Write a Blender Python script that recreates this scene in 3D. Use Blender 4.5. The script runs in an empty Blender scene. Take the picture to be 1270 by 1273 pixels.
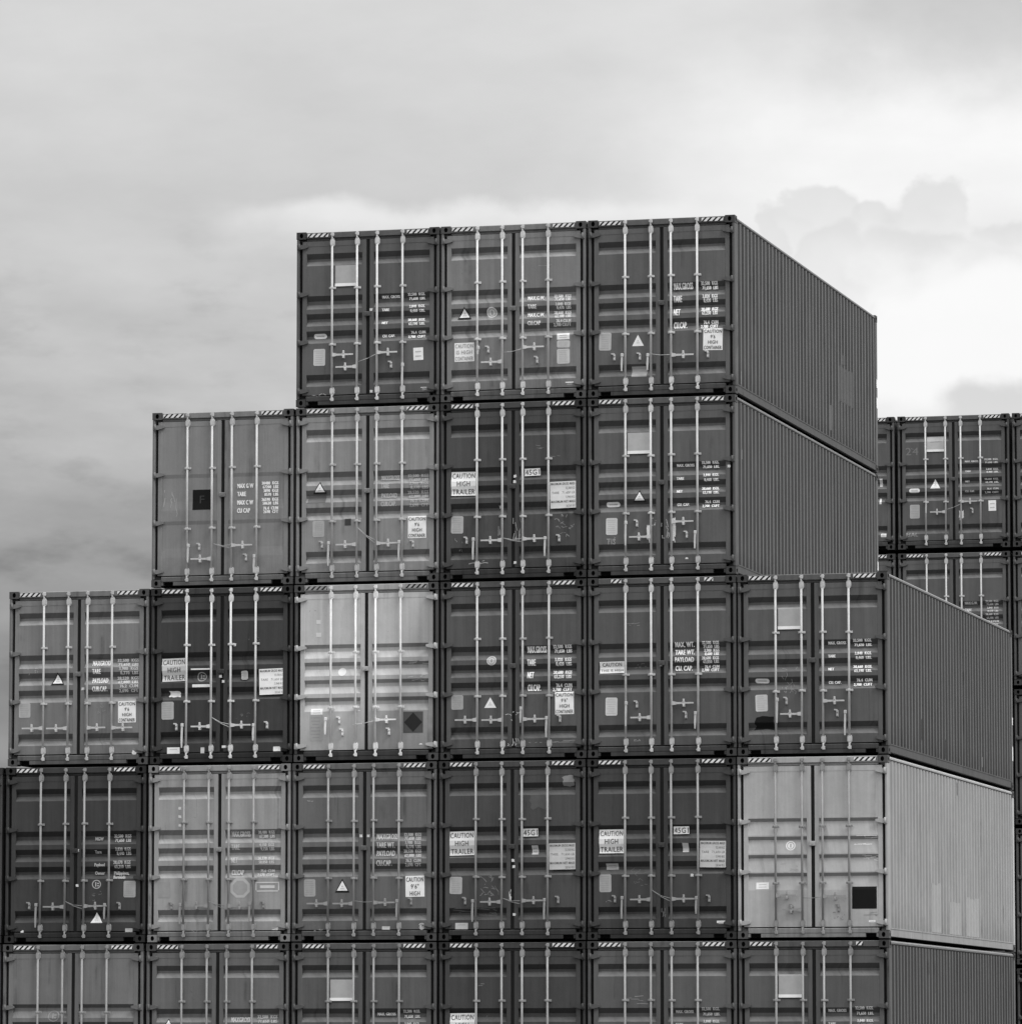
# local door coordinates in metres: x from the door centre line, z above the container base
SPEC = {
 ('f', 4, 2): [
  ('vent',-0.377,2.152,0.363,0.352,0.42),
  ('table', 'T1', 0.242, 0.542, [1.776, 1.561, 1.346, 1.132], 0.681, 0.972, [1.804, 1.736, 1.605, 1.53, 1.383, 1.315, 1.176, 1.105], 0.043, 0.043, 0.9, 0.9),
  ('pill',-0.827,1.166,0.223,0.08,0.85),
  ('plate',-0.828,0.812,0.202,0.279,0.55),
  ('paper',0.861,0.814,0.168,0.206,0.85),
  ('small',0.968,0.23,0.135,0.067,0.85),
  ('h',-0.586,-0.224,0.839),
  ('h',-0.161,-0.524,0.634),
  ('h',0.183,0.532,0.853),
  ('v',0.618,0.647,0.31),
  ('k',0.401,0.655),
  ('seal',-0.145,0.713,0.183,0.841,1),
  ('dot',0.058,1.573),
  ('dot',0.062,0.221),
  ('chalk',-0.832,0.224,0.331,0.107,3,0.3,'GX'),
 ],
 ('f', 4, 3): [
  ('tri',-0.829,1.461,0.232,0.207,1),
  ('circ',-0.374,1.456,0.179,0.174,0.72),
  ('sign', -0.828, 0.814, 0.334, 0.309, 0.85, ['CAUTION', 'IS HIGH', 'CONTAINER'], 0.35),
  ('table', 'T3', 0.239, 0.518, [1.666, 1.528, 1.39, 1.255], 0.68, 0.962, [1.685, 1.63, 1.551, 1.496, 1.413, 1.354, 1.275, 1.216], 0.066, 0.051, 0.9, 0.7),
  ('small',0.836,1.018,0.209,0.102,0.8),
  ('plate',0.84,0.892,0.217,0.118,0.55),
  ('plate',0.838,0.691,0.214,0.244,0.55),
  ('small',0.94,0.24,0.137,0.063,0.8),
  ('k',-0.422,0.848),
  ('k',0.4,0.651),
  ('h',-0.178,-0.535,0.631),
  ('h',0.154,0.518,0.856),
  ('v',-0.572,0.881,0.794),
  ('seal',-0.158,0.78,0.154,0.829,1),
  ('chalk',0.374,0.23,0.23,0.04,2,0.6,None),
  ('chalk',0.49,2.212,0.404,0.047,2,0.34,None),
 ],
 ('f', 4, 4): [
  ('plate',-0.941,0.906,0.202,0.291,0.45),
  ('tri',-0.396,0.91,0.197,0.193,0),
  ('patch',-0.381,0.4,0.254,0.173,0.4),
  ('table', 'T2', 0.197, 0.512, [1.77, 1.561, 1.347, 1.134], 0.651, 0.924, [1.802, 1.73, 1.589, 1.521, 1.38, 1.316, 1.167, 1.099], 0.104, 0.056, 0.9, 0.9),
  ('sign', 0.845, 0.884, 0.322, 0.353, 0.86, ['CAUTION', "9'6", 'HIGH', 'CONTAINER'], 0.05),
  ('k',-0.787,0.65),
  ('k',-0.364,0.648),
  ('k',0.761,0.65),
  ('v',-0.639,0.677,0.435),
  ('v',-0.212,0.663,0.441),
  ('h',0.144,0.516,0.643),
  ('seal',-0.179,0.674,0.156,0.65,1),
  ('chalk',1.32,0.972,0.041,0.041,1,0.4,None),
 ],
 ('f', 3, 1): [
  ('dark',-0.359,1.435,0.325,0.334,0.008,{'t':'F'}),
  ('table', 'T4', 0.254, 0.528, [1.645, 1.511, 1.37, 1.236], 0.675, 0.957, [1.68, 1.617, 1.555, 1.492, 1.41, 1.347, 1.264, 1.206], 0.073, 0.05, 0.9, 0.85),
  ('chalk',-0.9,1.39,0.248,0.453,7,0.42,None),
  ('v',-0.565,0.683,0.428),
  ('h',-0.161,-0.523,0.449),
  ('h',0.174,0.53,0.661),
  ('v',0.604,0.478,0.224),
  ('k',-0.397,0.659),
  ('k',0.412,0.463),
  ('seal',-0.134,0.692,0.182,0.645,2),
  ('chalk',0.35,0.238,0.184,0.039,2,0.7,None),
 ],
 ('f', 3, 2): [
  ('tri',-0.815,1.578,0.232,0.203,1),
  ('plate',-0.834,0.898,0.199,0.265,0.42),
  ('dark',-0.334,0.998,0.106,0.113,0.06),
  ('table', 'T5', 0.23, 0.537, [1.71, 1.577, 1.421, 1.281], 0.678, 1.028, [1.736, 1.669, 1.607, 1.541, 1.463, 1.397, 1.319, 1.249], 0.077, 0.05, 0.5, 0.46),
  ('sign', 0.842, 0.886, 0.309, 0.361, 0.86, ['CAUTION', "9'6", 'HIGH', 'CONTAINER'], 0.05),
  ('patch',-0.874,1.4,0.305,0.141,0.16),
  ('v',-0.637,0.663,0.312),
  ('h',-0.171,-0.523,0.625),
  ('h',0.16,0.555,0.632),
  ('v',0.563,0.653,0.381),
  ('k',-0.771,0.639),
  ('k',0.777,0.617),
  ('seal',-0.16,0.905,0.152,0.656,2),
 ],
 ('f', 3, 3): [
  ('sign', -0.835, 1.574, 0.418, 0.39, 0.86, ['CAUTION', 'HIGH', 'TRAILER'], 0.05),
  ('sign',0.322,1.732,0.262,0.118,0.86,['45G1'],0.05),
  ('info',0.835,1.348,0.434,0.435,0.72),
  ('plate',-0.94,0.902,0.207,0.283,0.42),
  ('v',-0.645,0.662,0.348),
  ('h',-0.176,-0.536,0.631),
  ('h',0.151,0.566,0.642),
  ('v',0.557,0.652,0.378),
  ('k',-0.779,0.646),
  ('k',0.77,0.647),
  ('seal',-0.148,0.662,0.151,0.623,2),
  ('dot',0.034,1.673),
  ('dot',0.026,1.583),
  ('dot',-0.221,1.181),
  ('dot',0.034,0.265),
  ('chalk',0.867,0.849,0.362,0.371,14,0.26,None),
  ('chalk',0.103,0.81,0.201,0.372,12,0.45,None),
  ('chalk',-0.23,0.808,0.061,0.275,4,0.4,None),
  ('chalk',-0.574,0.244,0.384,0.125,2,0.4,'CC'),
  ('chalk',-0.929,0.58,0.162,0.255,5,0.3,None),
  ('chalk',0.385,2.15,0.282,0.071,3,0.22,None),
  ('chalk',0.546,1.966,0.484,0.055,3,0.18,None),
 ],
 ('f', 3, 4): [
  ('vent',-0.382,2.152,0.367,0.345,0.45),
  ('tri',-0.372,1.296,0.223,0.195,1),
  ('pill',-0.818,1.171,0.228,0.078,0.85),
  ('plate',-0.832,0.812,0.191,0.273,0.6),
  ('table', 'T1', 0.246, 0.532, [1.774, 1.56, 1.353, 1.139], 0.659, 0.94, [1.809, 1.743, 1.607, 1.529, 1.389, 1.323, 1.175, 1.109], 0.043, 0.043, 0.9, 0.9),
  ('v',-0.577,0.872,0.521),
  ('h',-0.175,-0.533,0.628),
  ('h',0.152,0.509,0.861),
  ('v',0.568,0.687,0.443),
  ('splash',-0.224,0.71,0.059,0.253,0.8),
  ('splash',0.193,0.763,0.068,0.35,0.82),
  ('chalk',-0.107,0.87,0.119,0.136,9,0.6,None),
  ('chalk',0.062,0.758,0.139,0.311,10,0.5,None),
  ('dot',0.408,0.26),
  ('dot',1.106,1.738),
  ('k',-0.413,0.856),
  ('k',0.409,0.653),
  ('chalk',-0.837,0.576,0.16,0.137,4,0.4,'TIS'),
 ],
 ('f', 2, 0): [
  ('tri',-0.37,1.436,0.237,0.213,1),
  ('table', 'T5', 0.238, 0.552, [1.682, 1.548, 1.395, 1.258], 0.668, 1.035, [1.724, 1.654, 1.587, 1.516, 1.43, 1.363, 1.297, 1.222], 0.081, 0.05, 0.9, 0.62),
  ('sign', 0.846, 0.869, 0.31, 0.353, 0.86, ['CAUTION', "9'6", 'HIGH', 'CONTAINER'], 0.05),
  ('plate',-0.942,0.922,0.204,0.244,0.42),
  ('disc',0.978,0.21,0.099,0.094,0.75),
  ('h',-0.596,-0.966,0.618),
  ('h',-0.167,-0.541,0.611),
  ('h',0.185,0.508,0.613),
  ('h',0.599,0.962,0.607),
  ('chalk',-0.801,1.59,0.208,0.166,6,0.36,None),
  ('dot',0.075,1.263),
  ('chalk',0.399,0.926,0.187,0.216,8,0.26,None),
 ],
 ('f', 2, 1): [
  ('sign', -0.824, 1.547, 0.416, 0.38, 0.6, ['CAUTION', 'HIGH', 'TRAILER'], 0.05),
  ('ring',-0.357,1.427,0.164,0.156,0.36),
  ('strip',-0.353,1.278,0.311,0.047,0.85),
  ('strip',-0.366,1.552,0.336,0.024,0.8),
  ('torn',-0.824,1.15,0.197,0.101,0.85),
  ('plate',-0.93,0.876,0.21,0.293,0.42),
  ('paper',-0.826,0.216,0.217,0.109,0.85),
  ('small',-0.324,0.215,0.065,0.097,0.6),
  ('small',0.953,0.221,0.126,0.078,0.85),
  ('plate',0.391,1.437,0.114,0.148,0.45),
  ('info',0.862,1.325,0.436,0.424,0.88),
  ('v',-0.651,0.639,0.287),
  ('h',-0.168,-0.508,0.604),
  ('h',0.175,0.526,0.618),
  ('v',0.591,0.619,0.386),
  ('k',-0.774,0.609),
  ('k',0.786,0.616),
  ('seal',-0.148,0.748,0.159,0.606,2),
  ('dot',-0.022,1.428),
  ('dot',0.221,1.939),
  ('dot',0.028,1.342),
  ('small',0.055,0.269,0.09,0.039,0.85),
  ('chalk',0.37,0.778,0.245,0.155,6,0.16,None),
  ('chalk',0.577,2.061,0.224,0.156,6,0.13,None),
 ],
 ('f', 2, 2): [
  ('paper',-0.841,0.815,0.201,0.102,0.9),
  ('plate',-0.847,0.554,0.222,0.428,0.36),
  ('disc',-0.416,1.461,0.14,0.134,0.88),
  ('diamond',0.794,0.62,0.333,0.345,0.085),
  ('disc',0.924,0.244,0.065,0.063,0.8),
  ('v',-0.663,0.698,0.463),
  ('k',-0.454,0.676),
  ('k',-0.4,0.478),
  ('k',0.391,0.478),
  ('h',0.138,0.484,0.666),
  ('seal',-0.221,0.593,0.138,0.647,1),
  ('patch',-0.813,2.284,0.074,0.063,0.64),
  ('patch',-0.812,2.074,0.09,0.071,0.66),
  ('chalk',0.837,1.6,0.427,0.067,6,0.5,None),
  ('chalk',0.838,1.35,0.427,0.137,8,0.5,None),
  ('chalk',-0.922,2.44,0.143,0.087,2,0.25,None),
 ],
 ('f', 2, 3): [
  ('circ',-0.369,1.598,0.162,0.157,0.62),
  ('plate',-0.942,0.929,0.202,0.234,0.36),
  ('tri',-0.389,0.92,0.202,0.179,0),
  ('table', 'T2', 0.231, 0.544, [1.767, 1.557, 1.354, 1.148], 0.661, 0.965, [1.806, 1.736, 1.596, 1.526, 1.39, 1.32, 1.18, 1.113], 0.102, 0.055, 0.9, 0.8),
  ('sign', 0.848, 0.89, 0.312, 0.361, 0.86, ['CAUTION', '9\'6"', 'HIGH', 'CONTAINER'], 0.05),
  ('h',-0.606,-0.974,0.639),
  ('h',-0.179,-0.53,0.632),
  ('h',0.159,0.536,0.638),
  ('v',0.572,0.659,0.368),
  ('v',0.167,0.821,0.607),
  ('k',0.776,0.644),
  ('chalk',0.626,0.24,0.781,0.097,12,0.24,'XMAZ'),
  ('chalk',-0.016,0.688,0.261,0.156,5,0.6,None),
  ('chalk',-0.006,0.396,0.201,0.35,8,0.5,None),
 ],
 ('f', 2, 4): [
  ('sign', -0.826, 1.449, 0.411, 0.185, 0.86, ['CAUTION', 'THIS IS HIGH'], 0.05),
  ('plate',-0.838,0.818,0.198,0.291,0.6),
  ('table', 'T6', 0.213, 0.526, [1.797, 1.675, 1.554, 1.417], 0.658, 0.93, [1.82, 1.761, 1.699, 1.64, 1.573, 1.515, 1.436, 1.382], 0.079, 0.048, 0.9, 0.75),
  ('dot',-0.025,1.475),
  ('v',-0.574,0.873,0.52),
  ('h',-0.184,-0.526,0.631),
  ('h',0.158,0.518,0.853),
  ('v',0.566,0.697,0.463),
  ('k',-0.417,0.851),
  ('k',0.39,0.669),
  ('chalk',-0.542,2.149,0.363,0.078,4,0.26,None),
  ('chalk',-0.373,1.468,0.262,0.098,6,0.2,None),
  ('chalk',-0.396,0.262,0.14,0.079,3,0.28,'FA'),
 ],
 ('f', 2, 5): [
  ('vent',-0.381,2.181,0.358,0.352,0.4),
  ('pill',-0.831,1.191,0.23,0.07,0.85),
  ('plate',-0.836,0.834,0.199,0.269,0.55),
  ('burn',-0.792,0.52,0.329,0.202,0.012),
  ('table', 'T1', 0.251, 0.535, [1.776, 1.566, 1.359, 1.146], 0.654, 0.953, [1.81, 1.74, 1.604, 1.534, 1.391, 1.325, 1.177, 1.107], 0.044, 0.044, 0.9, 0.9),
  ('v',-0.562,0.89,0.54),
  ('h',-0.191,-0.536,0.65),
  ('h',0.166,0.521,0.85),
  ('v',0.54,0.677,0.328),
  ('k',-0.428,0.868),
  ('k',0.394,0.66),
  ('chalk',-0.356,1.188,0.297,0.448,12,0.28,None),
 ],
 ('f', 1, 0): [
  ('table', 'T7', 0.333, 0.51, [1.703, 1.488, 1.277, 1.141], 0.662, 0.955, [1.746, 1.675, 1.531, 1.461, 1.313, 1.243, 1.138, 1.071], 0.054, 0.054, 0.42, 0.42),
  ('ring',0.368,0.954,0.157,0.148,0.42),
  ('plate',0.943,0.872,0.21,0.272,0.36),
  ('tri',0.373,0.409,0.206,0.182,0),
  ('small',0.936,0.202,0.127,0.067,0.45),
  ('v',-0.655,0.63,0.279),
  ('h',-0.182,-0.555,0.588),
  ('h',0.14,0.54,0.597),
  ('v',0.54,0.622,0.408),
  ('k',-0.796,0.612),
  ('k',0.775,0.601),
  ('seal',-0.162,0.678,0.14,0.578,2),
  ('chalk',0.354,0.76,0.247,0.156,7,0.16,None),
  ('dot',0.037,1.515),
  ('dot',0.034,0.937),
  ('dot',-0.92,0.191),
 ],
 ('f', 1, 1): [
  ('table', 'T8', 0.206, 0.523, [1.756, 1.543, 1.33, 1.128], 0.661, 0.937, [1.782, 1.716, 1.577, 1.511, 1.357, 1.295, 1.152, 1.086], 0.085, 0.05, 0.62, 0.6),
  ('octagon',0.358,0.877,0.365,0.348,0.5),
  ('frame',0.824,0.891,0.406,0.159,0.6),
  ('patch',-0.946,0.854,0.208,0.26,0.3),
  ('small',0.943,0.216,0.134,0.062,0.62),
  ('dot',-0.683,2.187),
  ('dot',-0.682,2.051),
  ('dot',-0.681,1.907),
  ('v',-0.643,0.613,0.322),
  ('h',-0.182,-0.549,0.59),
  ('h',0.156,0.55,0.58),
  ('v',0.55,0.624,0.354),
  ('k',-0.815,0.595),
  ('k',0.761,0.603),
  ('seal',-0.17,0.66,0.103,0.569,2),
  ('chalk',-0.424,0.186,0.122,0.077,4,0.25,None),
 ],
 ('f', 1, 2): [
  ('tri',-0.372,0.9,0.248,0.229,1),
  ('table', 'T9', 0.203, 0.561, [1.687, 1.552, 1.418, 1.26], 0.659, 0.951, [1.718, 1.655, 1.588, 1.521, 1.45, 1.379, 1.296, 1.229], 0.087, 0.052, 0.6, 0.5),
  ('sign', 0.854, 0.878, 0.32, 0.338, 0.86, ['CAUTION', '9\'6"', 'HIGH'], 0.05),
  ('plate',-0.924,0.866,0.195,0.281,0.36),
  ('small',0.368,0.212,0.131,0.062,0.55),
  ('circ',0.97,0.232,0.115,0.11,0.5),
  ('h',-0.598,-0.958,0.609),
  ('h',-0.161,-0.516,0.606),
  ('h',0.181,0.555,0.619),
  ('v',0.576,0.648,0.411),
  ('k',0.793,0.638),
  ('seal',-0.185,0.653,0.185,0.631,1),
  ('chalk',-0.804,0.203,0.207,0.118,8,0.3,None),
  ('chalk',-0.926,2.313,0.187,0.1,4,0.3,None),
  ('dot',-0.057,1.703),
  ('dot',0.067,1.702),
 ],
 ('f', 1, 3): [
  ('sign', -0.842, 1.566, 0.425, 0.389, 0.7, ['CAUTION', 'HIGH', 'TRAILER'], 0.05),
  ('sign',0.302,1.729,0.252,0.126,0.7,['45G1'],0.05),
  ('small',0.371,1.448,0.106,0.145,0.6),
  ('info',0.83,1.34,0.44,0.422,0.55),
  ('plate',-0.941,0.887,0.208,0.279,0.4),
  ('small',-0.844,0.232,0.212,0.102,0.5),
  ('v',-0.637,0.639,0.325),
  ('h',-0.189,-0.535,0.616),
  ('h',0.144,0.541,0.633),
  ('v',0.557,0.65,0.357),
  ('k',-0.783,0.64),
  ('k',0.763,0.648),
  ('seal',-0.148,0.674,0.144,0.606,2),
  ('dot',0.31,0.21),
  ('dot',0.014,1.281),
  ('dot',0.026,1.182),
  ('dot',0.034,0.411),
  ('fade',0.93,2.553,0.195,0.188,0.24),
  ('fade',0.46,2.276,0.365,0.353,0.105),
  ('chalk',-0.382,0.892,0.305,0.353,16,0.22,None),
  ('chalk',-0.032,0.772,0.053,0.275,4,0.6,None),
  ('chalk',-0.657,0.462,0.774,0.117,12,0.18,None),
 ],
 ('f', 1, 4): [
  ('sign', -0.829, 1.574, 0.41, 0.383, 0.75, ['CAUTION', 'HIGH', 'TRAILER'], 0.05),
  ('small',-0.826,1.17,0.201,0.098,0.45),
  ('plate',-0.932,0.902,0.197,0.284,0.36),
  ('sign',0.318,1.74,0.255,0.12,0.75,['45G1'],0.05),
  ('small',0.38,1.463,0.1,0.144,0.65),
  ('info',0.834,1.354,0.426,0.423,0.55),
  ('small',0.962,0.258,0.135,0.069,0.75),
  ('v',-0.637,0.672,0.36),
  ('h',-0.193,-0.533,0.637),
  ('h',0.151,0.578,0.643),
  ('v',0.582,0.663,0.43),
  ('k',-0.774,0.653),
  ('k',0.773,0.65),
  ('seal',-0.152,0.785,0.151,0.627,2),
  ('chalk',-0.38,1.02,0.28,0.311,10,0.15,None),
  ('chalk',0.029,0.444,0.1,0.213,5,0.2,None),
  ('chalk',-0.773,0.069,0.14,0.078,4,0.2,'PFL'),
  ('dot',0.492,1.021),
  ('dot',1.134,0.26),
  ('chalk',-0.882,0.615,0.121,0.039,3,0.3,None),
 ],
 ('f', 1, 5): [
  ('circ',-0.365,1.475,0.158,0.155,0.85),
  ('small',-0.823,0.841,0.206,0.108,0.8),
  ('dark',0.825,0.642,0.396,0.35,0.01),
  ('small',0.946,0.258,0.109,0.054,0.85),
  ('h',-0.574,-0.239,0.684),
  ('h',-0.193,-0.516,0.458),
  ('h',0.175,0.541,0.667),
  ('k',-0.338,0.49),
  ('k',0.41,0.485),
  ('seal',-0.16,0.643,0.175,0.667,1),
  ('chalk',0.845,1.606,0.4,0.039,6,0.8,None),
  ('chalk',0.844,1.479,0.4,0.038,6,0.8,None),
  ('chalk',0.843,1.273,0.4,0.088,8,0.8,None),
  ('chalk',-0.394,1.126,0.316,0.174,8,0.35,None),
  ('chalk',0.409,0.348,0.196,0.134,8,0.25,None),
  ('chalk',0.89,0.383,0.293,0.057,4,0.25,None),
 ],
 ('f', 0, 0): [
  ('ring',-0.338,1.716,0.197,0.185,0.3),
 ],
 ('f', 0, 1): [
  ('tri',-0.836,1.595,0.181,0.158,1),
  ('table', 'T5', 0.234, 0.56, [1.652, 1.515, 1.357, 1.219], 0.677, 1.015, [1.698, 1.626, 1.553, 1.488, 1.403, 1.337, 1.265, 1.193], 0.079, 0.053, 0.5, 0.45),
 ],
 ('f', 0, 2): [
  ('vent',-0.383,2.125,0.377,0.347,0.42),
  ('table', 'T1', 0.223, 0.523, [1.741, 1.525, 1.323, 1.115], 0.659, 0.938, [1.785, 1.701, 1.584, 1.505, 1.369, 1.297, 1.16, 1.089], 0.046, 0.046, 0.6, 0.55),
 ],
 ('f', 0, 3): [
  ('sign', -0.833, 1.56, 0.412, 0.384, 0.75, ['CAUTION', 'HIGH', 'TRAILER'], 0.05),
  ('chalk',-0.597,2.219,0.304,0.078,3,0.2,None),
  ('chalk',-0.41,1.68,0.203,0.143,4,0.16,None),
 ],
 ('f', 0, 4): [
  ('table', 'T1', 0.222, 0.507, [1.77, 1.565, 1.353, 1.147], 0.646, 0.936, [1.814, 1.731, 1.616, 1.539, 1.404, 1.333, 1.199, 1.128], 0.046, 0.046, 0.55, 0.5),
  ('chalk',-0.474,1.958,0.533,0.129,5,0.3,None),
 ],
 ('f', 0, 5): [
  ('vent',-0.38,2.17,0.38,0.371,0.4),
  ('table', 'T1', 0.226, 0.513, [1.785, 1.575, 1.371, 1.167], 0.663, 0.949, [1.823, 1.74, 1.625, 1.549, 1.409, 1.345, 1.205, 1.142], 0.046, 0.046, 0.6, 0.55),
 ],
 ('b', 4, 0): [
  ('vent',-0.393,2.274,0.373,0.329,0.5),
  ('pill',-0.392,2.348,0.245,0.069,0.7),
  ('chalk',-0.891,2.143,0.31,0.234,1,0.2,'24'),
  ('tri',-0.402,1.414,0.223,0.213,0),
  ('pill',-0.857,1.274,0.236,0.094,0.85),
  ('plate',-0.853,0.818,0.215,0.299,0.42),
  ('paper',0.84,0.906,0.166,0.229,0.85),
  ('table', 'T1', 0.253, 0.543, [1.878, 1.665, 1.448, 1.232], 0.676, 0.975, [1.913, 1.845, 1.704, 1.641, 1.488, 1.42, 1.275, 1.199], 0.038, 0.038, 0.65, 0.6),
  ('h',-0.219,-0.562,0.793),
  ('h',0.168,0.531,1.008),
  ('v',-0.582,1.015,0.802),
  ('k',0.41,0.81),
  ('seal',-0.184,0.834,0.168,0.953,1),
  ('splash',0.164,0.73,0.107,0.191,0.8),
  ('chalk',-0.899,0.324,0.279,0.119,3,0.36,'HAL'),
 ],
 ('b', 3, 0): [
  ('table', 'T3', 0.226, 0.499, [1.792, 1.644, 1.495, 1.347], 0.678, 0.951, [1.824, 1.761, 1.685, 1.613, 1.541, 1.469, 1.393, 1.326], 0.057, 0.041, 0.6, 0.55),
 ],
 ('b', 4, -1): [
  ('small',0.918,1.469,0.065,0.171,0.7),
  ('small',0.968,0.32,0.121,0.077,0.75),
  ('small',0.904,1.063,0.044,0.128,0.75),
 ],
 ('b', 4, 1): [
 ],
}
import bpy, bmesh, math, random
from mathutils import Vector, Matrix
random.seed(7)
S = bpy.context.scene
COL = S.collection
S.view_settings.view_transform = 'Standard'
S.view_settings.look = 'None'
S.view_settings.exposure = 0
S.view_settings.gamma = 1
R = math.radians

# ------------------------------------------------------------------ node helpers
class E:
    """tiny expression builder over Math nodes"""
    nt = None
    def __init__(s, sock): s.s = sock
    @staticmethod
    def m(op, *a, clamp=False):
        n = E.nt.nodes.new('ShaderNodeMath'); n.operation = op; n.use_clamp = clamp
        for i, v in enumerate(a):
            if isinstance(v, E): E.nt.links.new(v.s, n.inputs[i])
            else: n.inputs[i].default_value = float(v)
        return E(n.outputs[0])
    def __add__(s, o): return E.m('ADD', s, o)
    def __radd__(s, o): return E.m('ADD', o, s)
    def __sub__(s, o): return E.m('SUBTRACT', s, o)
    def __rsub__(s, o): return E.m('SUBTRACT', o, s)
    def __mul__(s, o): return E.m('MULTIPLY', s, o)
    def __rmul__(s, o): return E.m('MULTIPLY', o, s)
    def __truediv__(s, o): return E.m('DIVIDE', s, o)
def smooth(x, a, b, o0=0.0, o1=1.0):
    n = E.nt.nodes.new('ShaderNodeMapRange'); n.interpolation_type = 'SMOOTHSTEP'
    E.nt.links.new(x.s, n.inputs[0])
    for i, v in zip((1, 2, 3, 4), (a, b, o0, o1)): n.inputs[i].default_value = v
    return E(n.outputs[0])
def lerp(a, b, t): return a + (b - a) * t
def noise(vec, scale, detail=4.0, rough=0.55, dist=0.0):
    n = E.nt.nodes.new('ShaderNodeTexNoise')
    n.inputs['Scale'].default_value = scale; n.inputs['Detail'].default_value = detail
    n.inputs['Roughness'].default_value = rough; n.inputs['Distortion'].default_value = dist
    E.nt.links.new(vec, n.inputs['Vector'])
    return E(n.outputs[0])
def xyz(x, y, z):
    n = E.nt.nodes.new('ShaderNodeCombineXYZ')
    for i, v in enumerate((x, y, z)):
        if isinstance(v, E): E.nt.links.new(v.s, n.inputs[i])
        else: n.inputs[i].default_value = v
    return n.outputs[0]
def new_mat(name):
    m = bpy.data.materials.new(name); m.use_nodes = True
    E.nt = m.node_tree
    b = m.node_tree.nodes['Principled BSDF']
    return m, b
def out(e, sock): E.nt.links.new(e.s, sock)
def objcoords():
    t = E.nt.nodes.new('ShaderNodeTexCoord')
    sp = E.nt.nodes.new('ShaderNodeSeparateXYZ'); E.nt.links.new(t.outputs['Object'], sp.inputs[0])
    return E(sp.outputs[0]), E(sp.outputs[1]), E(sp.outputs[2])
def objinfo():
    oi = E.nt.nodes.new('ShaderNodeObjectInfo')
    sc = E.nt.nodes.new('ShaderNodeSeparateColor'); E.nt.links.new(oi.outputs['Color'], sc.inputs[0])
    return E(sc.outputs[0]), E(sc.outputs[1]), E(sc.outputs[2]), E(oi.outputs['Alpha'])
def clampv(e, a, b): return E.m('MINIMUM', E.m('MAXIMUM', e, a), b)
def bump(height, strength, dist, b):
    n = E.nt.nodes.new('ShaderNodeBump'); n.inputs['Strength'].default_value = strength; n.inputs['Distance'].default_value = dist
    E.nt.links.new(height.s, n.inputs['Height']); E.nt.links.new(n.outputs[0], b.inputs['Normal'])

def paint_material(name, faded=False, rib=False):  # faded: puts a patch of light into the colour
    m, b = new_mat(name)
    x, y, z = objcoords(); alb, dirt, fade, seed = objinfo()
    off = seed * 37.0
    v = xyz(x + off, y, z + off)
    big = noise(v, 0.9, 5, 0.55)
    mid = noise(v, 5.0, 6, 0.6)
    streak = noise(xyz((x + y) * 11.0 + off, off, z * 0.45 + off), 1.0, 5, 0.65)
    fine = noise(v, 46.0, 3, 0.7)
    a = alb * (0.74 + big * 0.30 + mid * 0.22)
    a = a * lerp(1.0, 0.50 + streak * 1.0, dirt)
    if rib: a = a * lerp(.34 + streak * .26, .90 + streak * .08, smooth(alb, .18, .34))  # shade of rib slopes and troughs put into the colour
    if faded:      # patch of light upper left, duller lower right, put into the colour
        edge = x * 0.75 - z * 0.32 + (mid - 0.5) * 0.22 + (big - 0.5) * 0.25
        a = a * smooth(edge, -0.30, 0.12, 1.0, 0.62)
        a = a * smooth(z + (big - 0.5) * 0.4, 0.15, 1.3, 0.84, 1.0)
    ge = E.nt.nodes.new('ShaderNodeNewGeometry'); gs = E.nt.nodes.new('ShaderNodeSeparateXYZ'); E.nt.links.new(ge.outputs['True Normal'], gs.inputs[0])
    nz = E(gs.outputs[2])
    a = a * (1.0 + smooth(nz, .15, .75) * (.45 if faded else smooth(alb, .20, .34, .50, .12)) * (.6 + mid * .8)) * (1.0 - smooth(nz, -.15, -.75) * .38)  # top light put into the colour: upward slopes paler, downward ones darker
    # grime settles low, rust freckles, pale scuffs
    low = smooth(z + (mid - 0.5) * 0.5, 0.02, 0.62, 1.0, 0.0)
    a = a * lerp(1.0, 0.72, low * dirt)
    runs = smooth(noise(xyz((x + y) * 7.0 + off, off * 2.0, z * 0.30 - off), 1.0, 4, .6), .55, .70) * smooth(noise(v, 1.7, 4, .6), .44, .62)
    a = a * (1.0 - runs * .58 * dirt)
    sp = smooth(noise(v, 17.0, 5, 0.75), 0.63, 0.74)
    a = a * (1.0 - sp * 0.6 * dirt)
    sc = smooth(noise(xyz(x * 3.0 + off, y * 3.0, z * 22.0 + off), 1.0, 5, 0.7), 0.68, 0.80)
    sk = smooth(noise(xyz(x * 1.3 + off, y * 1.3, z * 1.3 - off), 1.0, 3), 0.52, 0.66)
    a = a + sc * sk * fade * 0.17
    wp = smooth(noise(v, 8.0, 6, 0.8), 0.70, 0.76)
    a = a + wp * fade * 0.11
    a = clampv(a * (0.93 + fine * 0.14), 0.008, 0.9)
    out_c = xyz(a, a, a)
    E.nt.links.new(out_c, b.inputs['Base Color'])
    out(clampv(0.40 + big * 0.25 + streak * 0.12, 0.3, 0.85), b.inputs['Roughness'])
    b.inputs['Specular IOR Level'].default_value = 0.16
    bump(mid * 0.6 + fine * 0.05 + streak * 0.25 + big * 1.2, 0.20, 0.03, b)
    return m
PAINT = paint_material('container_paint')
TROUGH_SHADE = paint_material('container_paint_rib_shade', rib=True)
LIT_PATCH = paint_material('paint_with_lit_patch', True)

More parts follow.
